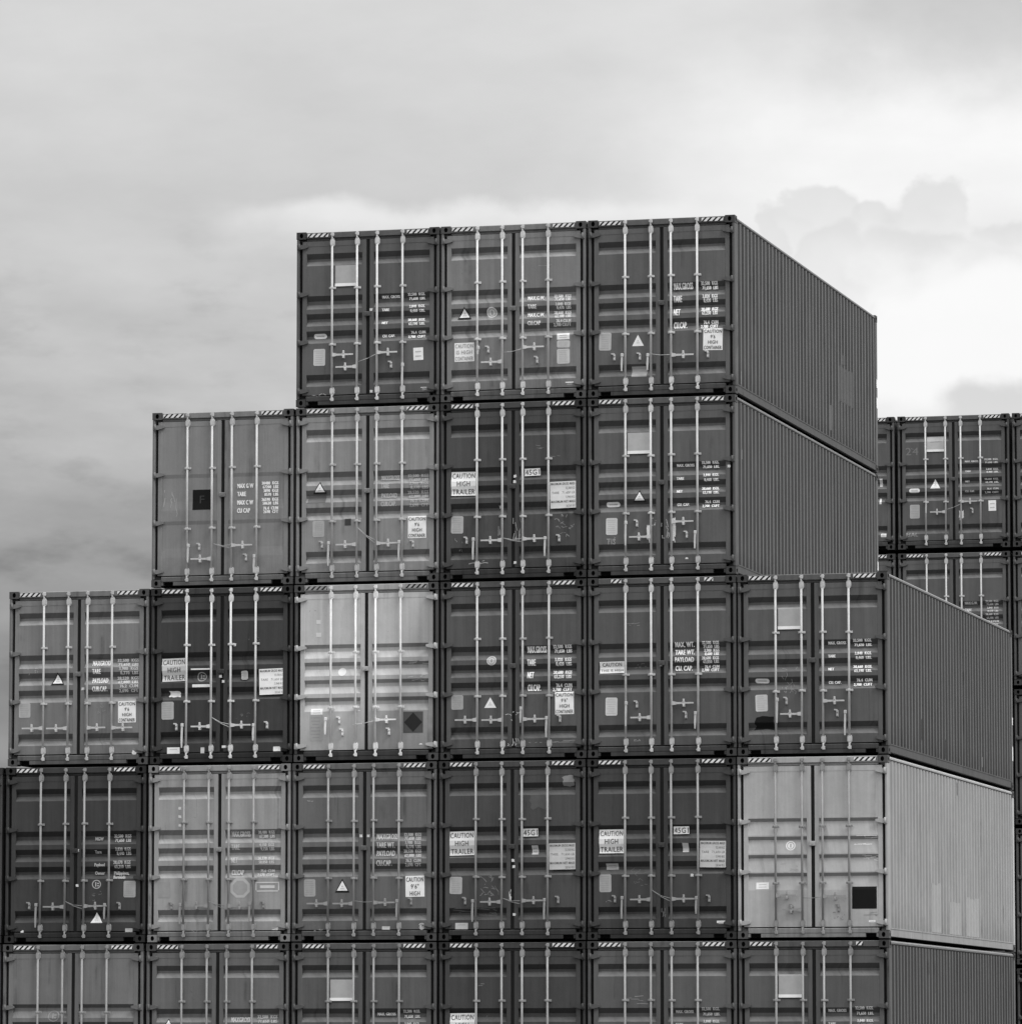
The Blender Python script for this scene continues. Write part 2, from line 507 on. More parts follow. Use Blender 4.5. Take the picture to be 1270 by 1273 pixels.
def metal_material():
    m, b = new_mat('galvanised_rod')
    x, y, z = objcoords(); alb, dirt, fade, seed = objinfo()
    n = noise(xyz(x * 6 + seed * 19.0, y, z * 3.0 + seed * 31.0), 1.6, 6, 0.7)
    n2 = noise(xyz(x * 40, y * 40, z * 9 + seed * 11.0), 1.0, 4, 0.7)
    a = alb * (0.58 + n * 0.66)
    a = a * (1.0 - smooth(n2, 0.62, 0.74) * 0.35)
    a = clampv(a, 0.01, 0.88)
    E.nt.links.new(xyz(a, a, a), b.inputs['Base Color'])
    b.inputs['Roughness'].default_value = 0.5
    b.inputs['Specular IOR Level'].default_value = 0.4
    return m
ZINC = metal_material()
def flat_material(name, g, rough=0.6, var=0.25, scale=14.0):
    m, b = new_mat(name)
    x, y, z = objcoords()
    n = noise(xyz(x, y, z), scale, 5, 0.7); n2 = noise(xyz(x * 2, y, z * 0.7), 3.0, 4, 0.6)
    a = clampv(g * ((1.0 - var * 0.75) + n * var + n2 * var * 0.5), 0.004, 0.9)
    E.nt.links.new(xyz(a, a, a), b.inputs['Base Color'])
    b.inputs['Roughness'].default_value = rough
    b.inputs['Specular IOR Level'].default_value = 0.1
    return m
RUBBER = flat_material('black_rubber_gasket', 0.022, 0.8, 0.4, 5.0)
HOLLOW = flat_material('hollow_shade', 0.006, 0.9)  # near-black lining: shade inside casting holes and sill notches put into the colour
STRIPE_W = flat_material('marker_white', 0.70, 0.6, 0.5, 20.0)
STRIPE_B = flat_material('marker_black', 0.02, 0.6, 0.4)
WORN_W = flat_material('worn_marker', 0.34, 0.7, 1.3, 9.0)
_dm = {}
def decal_mat(g):
    k = max(0.008, round(g * 200) / 200)
    if k not in _dm: _dm[k] = flat_material('printed_sheet_%03d' % int(k * 1000), k, 0.55, 0.32, 11.0)
    return _dm[k]

# ------------------------------------------------------------------ mesh helpers
def box(bm, x0, x1, y0, y1, z0, z1, mi=0, bev=0.0):
    vs = [bm.verts.new((x, y, z)) for x in (x0, x1) for y in (y0, y1) for z in (z0, z1)]
    fs = []
    for q in ((0,1,3,2),(4,6,7,5),(0,4,5,1),(2,3,7,6),(0,2,6,4),(1,5,7,3)):
        f = bm.faces.new([vs[i] for i in q]); f.material_index = mi; fs.append(f)
    if bev:
        es = list({e for f in fs for e in f.edges})
        r = bmesh.ops.bevel(bm, geom=es, offset=bev, segments=1, affect='EDGES')
        for f in r['faces']: f.material_index = mi
def tube(bm, p0, p1, r, n=8, mi=0):
    p0, p1 = Vector(p0), Vector(p1); d = (p1 - p0).normalized()
    a = d.orthogonal().normalized(); b = d.cross(a)
    ring = [[bm.verts.new(p + (a * math.cos(t) + b * math.sin(t)) * r) for t in [2 * math.pi * i / n for i in range(n)]] for p in (p0, p1)]
    for i in range(n):
        f = bm.faces.new((ring[0][i], ring[0][(i+1) % n], ring[1][(i+1) % n], ring[1][i])); f.material_index = mi; f.smooth = True
    for k in (0, 1):
        f = bm.faces.new(ring[k] if k else ring[k][::-1]); f.material_index = mi
def prism(bm, pts, y0, y1, mi=0):
    """polygon in x,z extruded along y (front face at y0)"""
    a = [bm.verts.new((x, y0, z)) for x, z in pts]; b = [bm.verts.new((x, y1, z)) for x, z in pts]
    n = len(pts)
    bm.faces.new(a).material_index = mi; bm.faces.new(b[::-1]).material_index = mi
    for i in range(n):
        bm.faces.new((a[i], b[i], b[(i+1) % n], a[(i+1) % n])).material_index = mi
def finish(bm, name, mats, recalc=True):
    if recalc: bmesh.ops.recalc_face_normals(bm, faces=bm.faces)
    me = bpy.data.meshes.new(name); bm.to_mesh(me); bm.free()
    for m in (mats if isinstance(mats, (list, tuple)) else [mats]): me.materials.append(m)
    return me
def add(name, me, parent, color=None, loc=(0, 0, 0), label=None):
    o = bpy.data.objects.new(name, me); COL.objects.link(o)
    o.parent = parent; o.location = loc
    if color: o.color = color
    if label: o['label'] = label
    return o
CACHE = {}
def cached(key, fn):
    if key not in CACHE: CACHE[key] = fn()
    return CACHE[key]

# ------------------------------------------------------------------ text
_tx = {}
def text_geo(body, bold=0.0):
    k = (body, bold)
    if k in _tx: return _tx[k]
    cu = bpy.data.curves.new('lettering', 'FONT'); cu.body = body; cu.size = 1.0
    cu.resolution_u = 2; cu.space_character = 1.08; cu.offset = bold; cu.fill_mode = 'FRONT'
    ob = bpy.data.objects.new('lettering', cu)
    me = ob.to_mesh()
    V = [(v.co.x, v.co.y) for v in me.vertices]; F = [tuple(p.vertices) for p in me.polygons]
    ob.to_mesh_clear(); bpy.data.objects.remove(ob); bpy.data.curves.remove(cu)
    if V:
        x0 = min(v[0] for v in V); x1 = max(v[0] for v in V)
        V = [(v[0] - x0, v[1]) for v in V]
    else: x0 = x1 = 0
    _tx[k] = (V, F, max(x1 - x0, 1e-4))
    return _tx[k]
CAP = 0.70
def put_text(P, body, x, z, h, w=None, sx=None, align='L', mi=0, bold=0.02, lift=0.0, fat=0.0):
    """baseline at z; cap height h; w = total width, or sx = x scale"""
    V, F, tw = text_geo(body, bold)
    sy = h / CAP
    if sx is None: sx = (w / tw) if w else sy
    W = tw * sx
    xo = x if align == 'L' else (x - W if align == 'R' else x - W / 2)
    for k in ((0,) if not fat else (0, -1, 1)):      # widened strokes of condensed lettering
        P.append(([(xo + v[0] * sx + k * fat, z + v[1] * sy) for v in V], F, mi, lift + (0.0011 * (k % 3))))

# ------------------------------------------------------------------ door relief (z measured from container base)
H = 2.896; W2 = 1.219; LEN = 12.192
DZ0, DZ1 = 0.185, 2.742
PY = 0.034
def recess(t0, t1, d=0.066, top=0.082, bot=0.080):
    """t0, t1 = distance below the top of the container"""
    return [(H - t0, 0), (H - t0 - top, d), (H - t1 + bot, d), (H - t1, 0)]
def prof(kind):
    p = [(DZ1, 0)]
    if kind == 'A':
        for a, b in ((.362, .563), (1.064, 1.285), (1.362, 1.565), (1.648, 1.852), (2.372, 2.566)): p += recess(a, b)
    elif kind == 'B':
        for t in (1.035, 1.81): p += [(H - t, 0), (H - t - .062, .014), (H - t - .45, .012), (H - t - .60, 0)]
    elif kind == 'C':
        for t in (.985, 1.275, 1.565, 1.855): p += [(H - t, 0), (H - t - .058, .052), (H - t - .115, .050), (H - t - .225, 0)]
    elif kind == 'D':
        for t in (.985, 1.275, 1.565, 1.855): p += [(H - t, 0), (H - t - .052, .046), (H - t - .16, .022), (H - t - .27, 0)]
    p += [(DZ0, 0)]
    return p
PROF = {k: prof(k) for k in 'ABCD'}
XI, XO = 0.098, 1.052
def surf(kind, x, z):
    if not XI < abs(x) < XO or z >= DZ1 or z <= DZ0: return 0.030
    p = PROF[kind]
    for (z0, d0), (z1, d1) in zip(p, p[1:]):
        if z1 <= z <= z0: return PY + (d0 + (d1 - d0) * (z0 - z) / max(z0 - z1, 1e-6))
    return PY
def conform(name, P, kind, mats, eps=0.003, depth=1.0):
    allx = [x for V, F, mi, l in P for x, z in V]; cx = (min(allx) + max(allx)) / 2 if allx else 0
    inside = XI < abs(cx) < XO
    def fx(x):
        if not inside: return x
        return math.copysign(min(max(abs(x), XI + .004), XO - .004), cx) if x * cx > 0 else math.copysign(XI + .004, cx)
    """flat 2-D pieces laid onto the door relief"""
    bm = bmesh.new()
    lay = bm.verts.layers.float.new('lift')
    for V, F, mi, lift in P:
        vs = [bm.verts.new((fx(x), 0, z)) for x, z in V]
        for v in vs: v[lay] = lift
        for f in F:
            if len(set(f)) < 3: continue
            try: bm.faces.new([vs[i] for i in f]).material_index = mi
            except ValueError: pass
    if not bm.verts: bm.free(); return None
    zs = [v.co.z for v in bm.verts]; lo, hi = min(zs), max(zs)
    for zb, d in PROF[kind][1:-1]:
        if lo < zb < hi:
            bmesh.ops.bisect_plane(bm, geom=bm.verts[:] + bm.edges[:] + bm.faces[:], dist=1e-5, plane_co=(0, 0, zb), plane_no=(0, 0, 1))
    for v in bm.verts: sy = surf(kind, v.co.x, v.co.z); v.co.y = (PY + (sy - PY) * depth if sy > PY else sy) - eps - v[lay]
    bm.normal_update()
    for f in bm.faces:
        if f.normal.y > 0: f.normal_flip()
    return finish(bm, name, mats, recalc=False)
def quad(x, z, w, h, mi=0, lift=0.0): return ([(x-w/2, z-h/2), (x+w/2, z-h/2), (x+w/2, z+h/2), (x-w/2, z+h/2)], [(0,1,2,3)], mi, lift)
def poly(pts, mi=0, lift=0.0): return (pts, [tuple(range(len(pts)))], mi, lift)
def ell(x, z, rx, rz, n=20, mi=0, lift=0.0): return poly([(x + rx*math.cos(2*math.pi*i/n), z + rz*math.sin(2*math.pi*i/n)) for i in range(n)], mi, lift)
def ringp(x, z, rx, rz, t, n=20, mi=0, lift=0.0):
    V = []; F = []
    for i in range(n):
        c, s = math.cos(2*math.pi*i/n), math.sin(2*math.pi*i/n)
        V += [(x + rx*c, z + rz*s), (x + (rx-t)*c, z + (rz-t)*s)]
        j = (i + 1) % n; F.append((2*i, 2*j, 2*j+1, 2*i+1))
    return (V, F, mi, lift)
def stroke(x0, z0, x1, z1, t, mi=0, lift=0.0):
    d = Vector((x1-x0, z1-z0)); n = Vector((-d.y, d.x)).normalized() * t / 2 if d.length > 1e-6 else Vector((t/2, 0))
    return poly([(x0-n.x, z0-n.y), (x1-n.x, z1-n.y), (x1+n.x, z1+n.y), (x0+n.x, z0+n.y)], mi, lift)

# ------------------------------------------------------------------ shared container meshes
def m_casting():
    """corner casting at the left-bottom front: x 0..0.162, z 0..0.118, front y=0, with oval front hole and side hole"""
    bm = bmesh.new(); w, h, d = 0.162, 0.118, 0.178
    def holed(o, u, v, wu, hv, cu, cv, ru, rv, nin):
        # face spanned by u,v from origin o with an elliptic pocket going along nin
        n = 16; V = lambda a, b, c=0.0: bm.verts.new(o + u*a + v*b + nin*c)
        outer = []; inner = []; deep = []
        for i in range(n):
            t = 2*math.pi*i/n; c, s = math.cos(t), math.sin(t)
            k = min((wu-cu if c > 0 else cu)/max(abs(c), 1e-6), (hv-cv if s > 0 else cv)/max(abs(s), 1e-6))
            outer.append(V(cu + c*k, cv + s*k)); inner.append(V(cu + ru*c, cv + rv*s)); deep.append(V(cu + ru*c, cv + rv*s, 0.045))
        for i in range(n):
            j = (i+1) % n
            bm.faces.new((outer[i], outer[j], inner[j], inner[i])).material_index = 0
            bm.faces.new((inner[i], inner[j], deep[j], deep[i])).material_index = 1
        bm.faces.new(deep).material_index = 1
        for a, b in ((0, 0), (wu, 0), (wu, hv), (0, hv)):
            p = V(a, b)
            best = sorted(range(n), key=lambda i: (outer[i].co - p.co).length)
            i0 = best[0]; i1 = (i0+1) % n if (outer[(i0+1) % n].co - p.co).length < (outer[i0-1].co - p.co).length else (i0-1) % n
            try: bm.faces.new((outer[i0], outer[i1], p)).material_index = 0
            except ValueError: pass
    X, Y, Z = Vector((1,0,0)), Vector((0,1,0)), Vector((0,0,1)); O = Vector((0,0,0))
    holed(O, X, Z, w, h, 0.085, h/2, 0.030, 0.040, Y)
    holed(O, Y, Z, d, h, 0.095, h/2, 0.038, 0.030, X)
    q = lambda *p: bm.faces.new([bm.verts.new(Vector(a)) for a in p])
    q((w,0,0),(w,d,0),(w,d,h),(w,0,h)); q((0,d,0),(w,d,0),(w,d,h),(0,d,h)); q((0,0,0),(w,0,0),(w,d,0),(0,d,0)); q((0,0,h),(w,0,h),(w,d,h),(0,d,h))
    return finish(bm, 'corner_casting', [PAINT, HOLLOW], recalc=True)
def m_post(s):
    bm = bmesh.new()
    xs = sorted((s*1.170, s*(W2-0.002))); box(bm, *xs, 0.006, 0.16, 0.1185, 2.7775, bev=0.012)
    xs = sorted((s*1.085, s*1.1695)); box(bm, *xs, 0.112, 0.155, 0.1185, 2.7775)
    return finish(bm, 'corner_post', PAINT)
def m_header():
    bm = bmesh.new()
    box(bm, -1.0565, 1.0565, 0.016, 0.13, 2.788, 2.886, bev=0.008)
    box(bm, -1.0565, 1.0565, 0.060, 0.125, 2.752, 2.788)
    return finish(bm, 'door_header', PAINT)
def m_sill():
    bm = bmesh.new()
    box(bm, -1.0565, 1.0565, 0.012, 0.13, 0.082, 0.165, bev=0.008)
    box(bm, -0.845, 0.845, 0.014, 0.12, 0.022, 0.082)
    box(bm, -1.0565, 1.0565, 0.105, 0.145, 0.024, 0.0815, mi=1)
    for s in (-1, 1):
        xs = sorted((s*1.02, s*1.0565)); box(bm, *xs, 0.018, 0.105, 0.024, 0.0815)
    return finish(bm, 'door_sill', [PAINT, HOLLOW])
def m_side(s):
    bm = bmesh.new(); xo = 1.211; d = 0.046; z0, z1 = 0.166, 2.815
    y = 0.165; pts = [(y, xo)]
    i = 0
    while y < LEN - 0.20:
        for dy, dx in ((0.090, xo), (0.050, xo-d), (0.088, xo-d), (0.050, xo)):
            y += dy
            if y < LEN - 0.165: pts.append((y, dx))
    pts.append((LEN-0.165, pts[-1][1]))
    lo = [bm.verts.new((s*x, yy, z0)) for yy, x in pts]; hi = [bm.verts.new((s*x, yy, z1)) for yy, x in pts]
    for i in range(len(pts)-1):
        f = bm.faces.new((lo[i], lo[i+1], hi[i+1], hi[i])) if s > 0 else bm.faces.new((lo[i+1], lo[i], hi[i], hi[i+1]))
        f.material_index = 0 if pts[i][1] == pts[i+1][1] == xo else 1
    return finish(bm, 'side_wall', [PAINT, TROUGH_SHADE], recalc=False)
def m_top_rail(s):
    bm = bmesh.new(); xs = sorted((s*1.152, s*1.214)); box(bm, *xs, 0.1785, LEN-0.1785, 2.815, 2.884, bev=0.022); return finish(bm, 'top_rail', PAINT)
def m_bot_rail(s):
    bm = bmesh.new(); xs = sorted((s*1.150, s*1.206)); box(bm, *xs, 0.1785, LEN-0.1785, 0.030, 0.166, bev=0.004)
    xs = sorted((s*1.206, s*1.213)); box(bm, *xs, 0.1785, LEN-0.1785, 0.148, 0.168)
    return finish(bm, 'bottom_rail', PAINT)
def m_roof():
    bm = bmesh.new(); y = 0.13; pts = []
    k = 0
    while y < LEN-0.13: pts.append((y, 2.862 + (0.018 if k % 4 in (1, 2) else 0))); y += 0.09; k += 1
    pts.append((LEN-0.13, 2.862))
    a = [bm.verts.new((-1.153, yy, z)) for yy, z in pts]; b = [bm.verts.new((1.153, yy, z)) for yy, z in pts]
    for i in range(len(pts)-1): bm.faces.new((a[i], b[i], b[i+1], a[i+1]))
    return finish(bm, 'roof', PAINT, recalc=False)
def m_floor():
    bm = bmesh.new(); box(bm, -1.149, 1.149, 0.15, LEN-0.15, 0.10, 0.15)
    y = 0.5
    while y < LEN - .4: box(bm, -1.148, 1.148, y, y+0.05, 0.032, 0.0995); y += 0.60
    return finish(bm, 'underframe', PAINT)
def m_rear():
    bm = bmesh.new()
    for s in (-1, 1):
        xs = sorted((s*1.10, s*(W2-0.003))); box(bm, *xs, LEN-0.16, LEN-0.006, 0.1185, 2.7775, bev=0.008)
    box(bm, -1.0565, 1.0565, LEN-0.11, LEN-0.012, 2.79, 2.886); box(bm, -1.0565, 1.0565, LEN-0.11, LEN-0.012, 0.022, 0.15)
    x = -1.10; P = []
    while x < 1.10:
        for dx, dy in ((0, 0), (.06, 0), (.11, .04), (.17, .04)): P.append((min(x+dx, 1.10), LEN-0.03-dy))
        x += 0.22
    P.append((1.10, LEN-0.03))
    a = [bm.verts.new((x, y, 0.15)) for x, y in P]; b = [bm.verts.new((x, y, 2.79)) for x, y in P]
    for i in range(len(P)-1):
        if P[i+1][0] - P[i][0] > 1e-5: bm.faces.new((a[i], b[i], b[i+1], a[i+1]))
    return finish(bm, 'rear_wall', PAINT, recalc=True)
def m_door(kind, s, mat):
    """s=-1 left leaf, +1 right leaf"""
    bm = bmesh.new(); X0, X1 = 0.030, 1.124
    def bx(a, b, *r, **k): xs = sorted((s*a, s*b)); box(bm, *xs, *r, **k)
    bx(X0, XI, 0.030, 0.10, DZ0, DZ1, bev=0.004); bx(XO, X1, 0.030, 0.10, DZ0, DZ1, bev=0.004)
    bx(XI, XO, 0.0305, 0.09, DZ1-0.085, DZ1-0.0005); bx(XI, XO, 0.0305, 0.09, DZ0+0.0005, DZ0+0.07)
    p = PROF[kind]
    a = [bm.verts.new((s*XI, PY+d, z)) for z, d in p]; b = [bm.verts.new((s*XO, PY+d, z)) for z, d in p]
    for i in range(len(p)-1): bm.faces.new((a[i], b[i], b[i+1], a[i+1]) if s < 0 else (b[i], a[i], a[i+1], b[i+1]))
    bmesh.ops.recalc_face_normals(bm, faces=bm.faces)
    bm.normal_update()
    me = finish(bm, 'door', mat, recalc=False)
    return me
def m_gasket(s):
    bm = bmesh.new()
    def bx(a, b, *r): xs = sorted((s*a, s*b)); box(bm, *xs, *r)
    bx(0.0, 0.0295, 0.062, 0.10, DZ0, DZ1)
    bx(1.1245, 1.168, 0.088, 0.111, DZ0, DZ1)
    bx(0.0, 1.1245, 0.070, 0.10, DZ1+0.0005, DZ1+0.0095); bx(0.0, 1.1245, 0.060, 0.10, DZ0-0.016, DZ0-0.0005)
    return finish(bm, 'door_gasket', RUBBER)
def m_bar():
    """locking bar at x=0; rod with a cam at both ends"""
    bm = bmesh.new(); y = -0.014
    tube(bm, (0, y, 0.20), (0, y, 2.72), 0.0185, 10)
    tube(bm, (0, y, 0.085), (0, y, 0.20), 0.015, 8); tube(bm, (0, y, 2.72), (0, y, 2.862), 0.015, 8)
    for z0, z1 in ((0.088, 0.118), (2.826, 2.856)):
        box(bm, -0.030, 0.030, -0.030, 0.010, z0, z1, bev=0.006)
        box(bm, -0.014, 0.030, -0.034, -0.002, z0-0.014, z1+0.014, bev=0.004)
    return finish(bm, 'locking_bar', ZINC)
def m_bearing(flip):
    """the big hexagonal bearing that holds a bar end on the door"""
    bm = bmesh.new()
    pts = [(-.020,-.072),(.020,-.072),(.038,-.036),(.038,.030),(.024,.060),(-.024,.060),(-.038,.030),(-.038,-.036)]
    if flip: pts = [(x, -z) for x, z in pts][::-1]
    prism(bm, pts, -0.006, 0.0295); prism(bm, [(x*.62, z*.72) for x, z in pts], -0.040, -0.0061)
    for z in (-.046, .040):
        for x in (-.026, .026): tube(bm, (x*.8, -0.012, z), (x*.8, -0.005, z), .008, 6)
    return finish(bm, 'bar_bearing', ZINC)
def m_guide():
    bm = bmesh.new()
    box(bm, -.058, .058, 0.010, 0.0295, -.018, .018, bev=.003); box(bm, -.028, .028, -0.037, 0.010, -.019, .019, bev=.006)
    for x in (-.045, .014): tube(bm, (x, 0.002, 0), (x, 0.011, 0), .009, 6)
    return finish(bm, 'bar_guide', ZINC)
def m_handle(d, L):
    bm = bmesh.new(); y = -0.018
    prism(bm, [(d*0.008, -.034), (d*.070, -.026), (d*.070, .022), (d*0.008, .034)][::d], -0.046, 0.006)
    prism(bm, [(d*.070, -.019), (d*(L*.55), -.012), (d*L, -.011), (d*L, .013), (d*(L*.55), .014), (d*.070, .017)][::d], -0.030, -0.012)
    c = d * min(0.20, L*.55)
    box(bm, c-.016, c+.016, -0.038, 0.0295, -.060, -.0145, bev=.004); box(bm, c-.014, c+.014, -0.040, -0.0105, .0155, .068, bev=.004)
    box(bm, c-.026, c+.026, -0.034, -0.031, -.024, .024, bev=.001)
    return finish(bm, 'door_handle', ZINC)
def m_hang(L):
    bm = bmesh.new()
    box(bm, -.030, .014, -0.045, 0.0, -.035, .02, bev=.005)
    prism(bm, [(-.024, -.035), (-.030, -L*.6), (-.024, -L), (-.004, -L), (.002, -L*.6), (.006, -.035)], -0.040, -0.024)
    return finish(bm, 'hanging_handle', ZINC)
def m_catch():
    bm = bmesh.new()
    prism(bm, [(-.014, -.062), (.020, -.062), (.020, .030), (-.002, .058), (-.050, .060), (-.050, .040), (-.014, .034)], 0.006, 0.0295)
    box(bm, -.010, .016, -0.016, 0.0055, -.055, -.028, bev=.003); box(bm, -.012, .018, -0.012, 0.0055, .008, .026, bev=.003)
    return finish(bm, 'handle_catch', ZINC)
def m_hinge(s):
    bm = bmesh.new()
    a = [(1.015, .024), (1.060, .034), (1.175, .036), (1.175, -.036), (1.120, -.036), (1.060, -.022), (1.015, -.008)]
    pts = [(s*x, z) for x, z in a]
    prism(bm, pts if s < 0 else pts[::-1], -0.004, 0.0290)
    tube(bm, (s*1.170, -0.006, -.052), (s*1.170, -0.006, .052), .017, 8)
    xs = sorted((s*1.176, s*1.212)); box(bm, *xs, -0.004, 0.0055, -.045, .045, bev=.002)
    return finish(bm, 'hinge', PAINT)
def m_keeper():
    bm = bmesh.new(); box(bm, -.052, .05, 0.004, 0.0295, -.038, .038, bev=.006); tube(bm, (.0, -.006, 0), (0, .005, 0), .014, 8); return finish(bm, 'overlap_plate', PAINT)
def m_stripes(x0, x1, worn=False, lean=1):
    """black and white diagonal marker on the header"""
    bm = bmesh.new(); z0, z1 = 2.806, 2.872; y = 0.0125
    box(bm, x0, x1, y, 0.0158, z0, z1, mi=1)
    w = 0.052; g = 0.038; x = x0 - 0.055
    while x < x1:
        a = [(x, z0), (x + w, z0), (x + w + .060*lean, z1), (x + .060*lean, z1)]
        c = [(min(max(px, x0+.002), x1-.002), pz) for px, pz in a]
        if abs(c[1][0]-c[0][0]) + abs(c[2][0]-c[3][0]) > .02:
            bm.faces.new([bm.verts.new((px, y-0.003, pz + (0.003 if pz == z0 else -0.003))) for px, pz in c]).material_index = 0
        x += w + g
    bm.normal_update()
    for f in bm.faces:
        if f.material_index == 0 and f.normal.y > 0: f.normal_flip()
    return finish(bm, 'hazard_stripes', [WORN_W if worn else STRIPE_W, STRIPE_B], recalc=False)

# ------------------------------------------------------------------ markings
TAB = {
 'T1': (['MAX. GROSS', 'TARE', 'NET', 'CU. CAP.'], ['32,500  KGS.', '71,650  LBS.', '3,840  KGS.', '8,460  LBS.', '28,660  KGS.', '63,190  LBS.', '76.4  CUM', '2,700  CUFT']),
 'T2': (['MAX.GROSS', 'TARE', 'NET', 'CU.CAP.'], ['32,500  KGS', '71,650  LBS', '3,820  KGS', '8,420  LBS', '28,680  KGS', '63,230  LBS', '76.4  CUM', '2,700  CUFT']),
 'T3': (['MAX.G.W.', 'TARE', 'MAX.C.W.', 'CU.CAP'], ['32,500  KGS', '71,650  LBS', '3,840  KGS', '8,470  LBS', '28,660  KGS', '63,180  LBS', '76.4 CU.M', '2,700 CU.FT']),
 'T4': (['MAX G W', 'TARE', 'MAX C W', 'CU CAP'], ['30480  KGS', '67200  LBS', '3890  KGS', '8570  LBS', '26590  KGS', '58630  LBS', '76.4  CUM', '2698  CFT']),
 'T5': (['MAXGROSS', 'TARE', 'PAYLOAD', 'CUB.CAP.'], ['32,500  KGS', '71,650  LBS', '3,980  KGS', '8,770  LBS', '28,520  KGS', '62,880  LBS', '76.2  CUM', '2,690  CFT']),
 'T6': (['MAX. WT.', 'TARE WT.', 'PAYLOAD', 'CU. CAP.'], ['32,500  KGS', '71,650  LBS', '3,900  KGS', '8,600  LBS', '28,600  KGS', '63,050  LBS', '76.4  CUM', '2,700  CUFT']),
 'T7': (['MGW', 'Tare', 'Payload', 'Owner'], ['32,500  KGS', '71,650  LBS', '3,830  KGS', '8,440  LBS', '28,670  KGS', '63,210  LBS', 'Philippines,', 'Bermuda']),
 'T8': (['MAX.GROSS', 'TARE', 'NET', 'CU.CAP'], ['30,480  KGS', '67,200  LBS', '4,150  KGS', '9,150  LBS', '26,330  KGS', '58,050  LBS', '75.6  CUM', '2,670  CUFT']),
 'T9': (['MAXGROSS', 'TARE WT.', 'PAYLOAD', 'CU.CAP.'], ['32,500  KGS', '71,650  LBS', '3,980  KGS', '8,770  LBS', '28,520  KGS', '62,880  LBS', '76.2  CUM', '2,690  CFT']),
}
def jag(x, z, w, h, rnd):
    pts = []
    for (ax, az), (bx, bz) in zip(((-1,-1),(1,-1),(1,1),(-1,1)), ((1,-1),(1,1),(-1,1),(-1,-1))):
        for k in range(5):
            t = k/5; j = rnd.uniform(.70, 1.0)
            pts.append((x + (ax+(bx-ax)*t)*w/2*j, z + (az+(bz-az)*t)*h/2*j))
    return pts
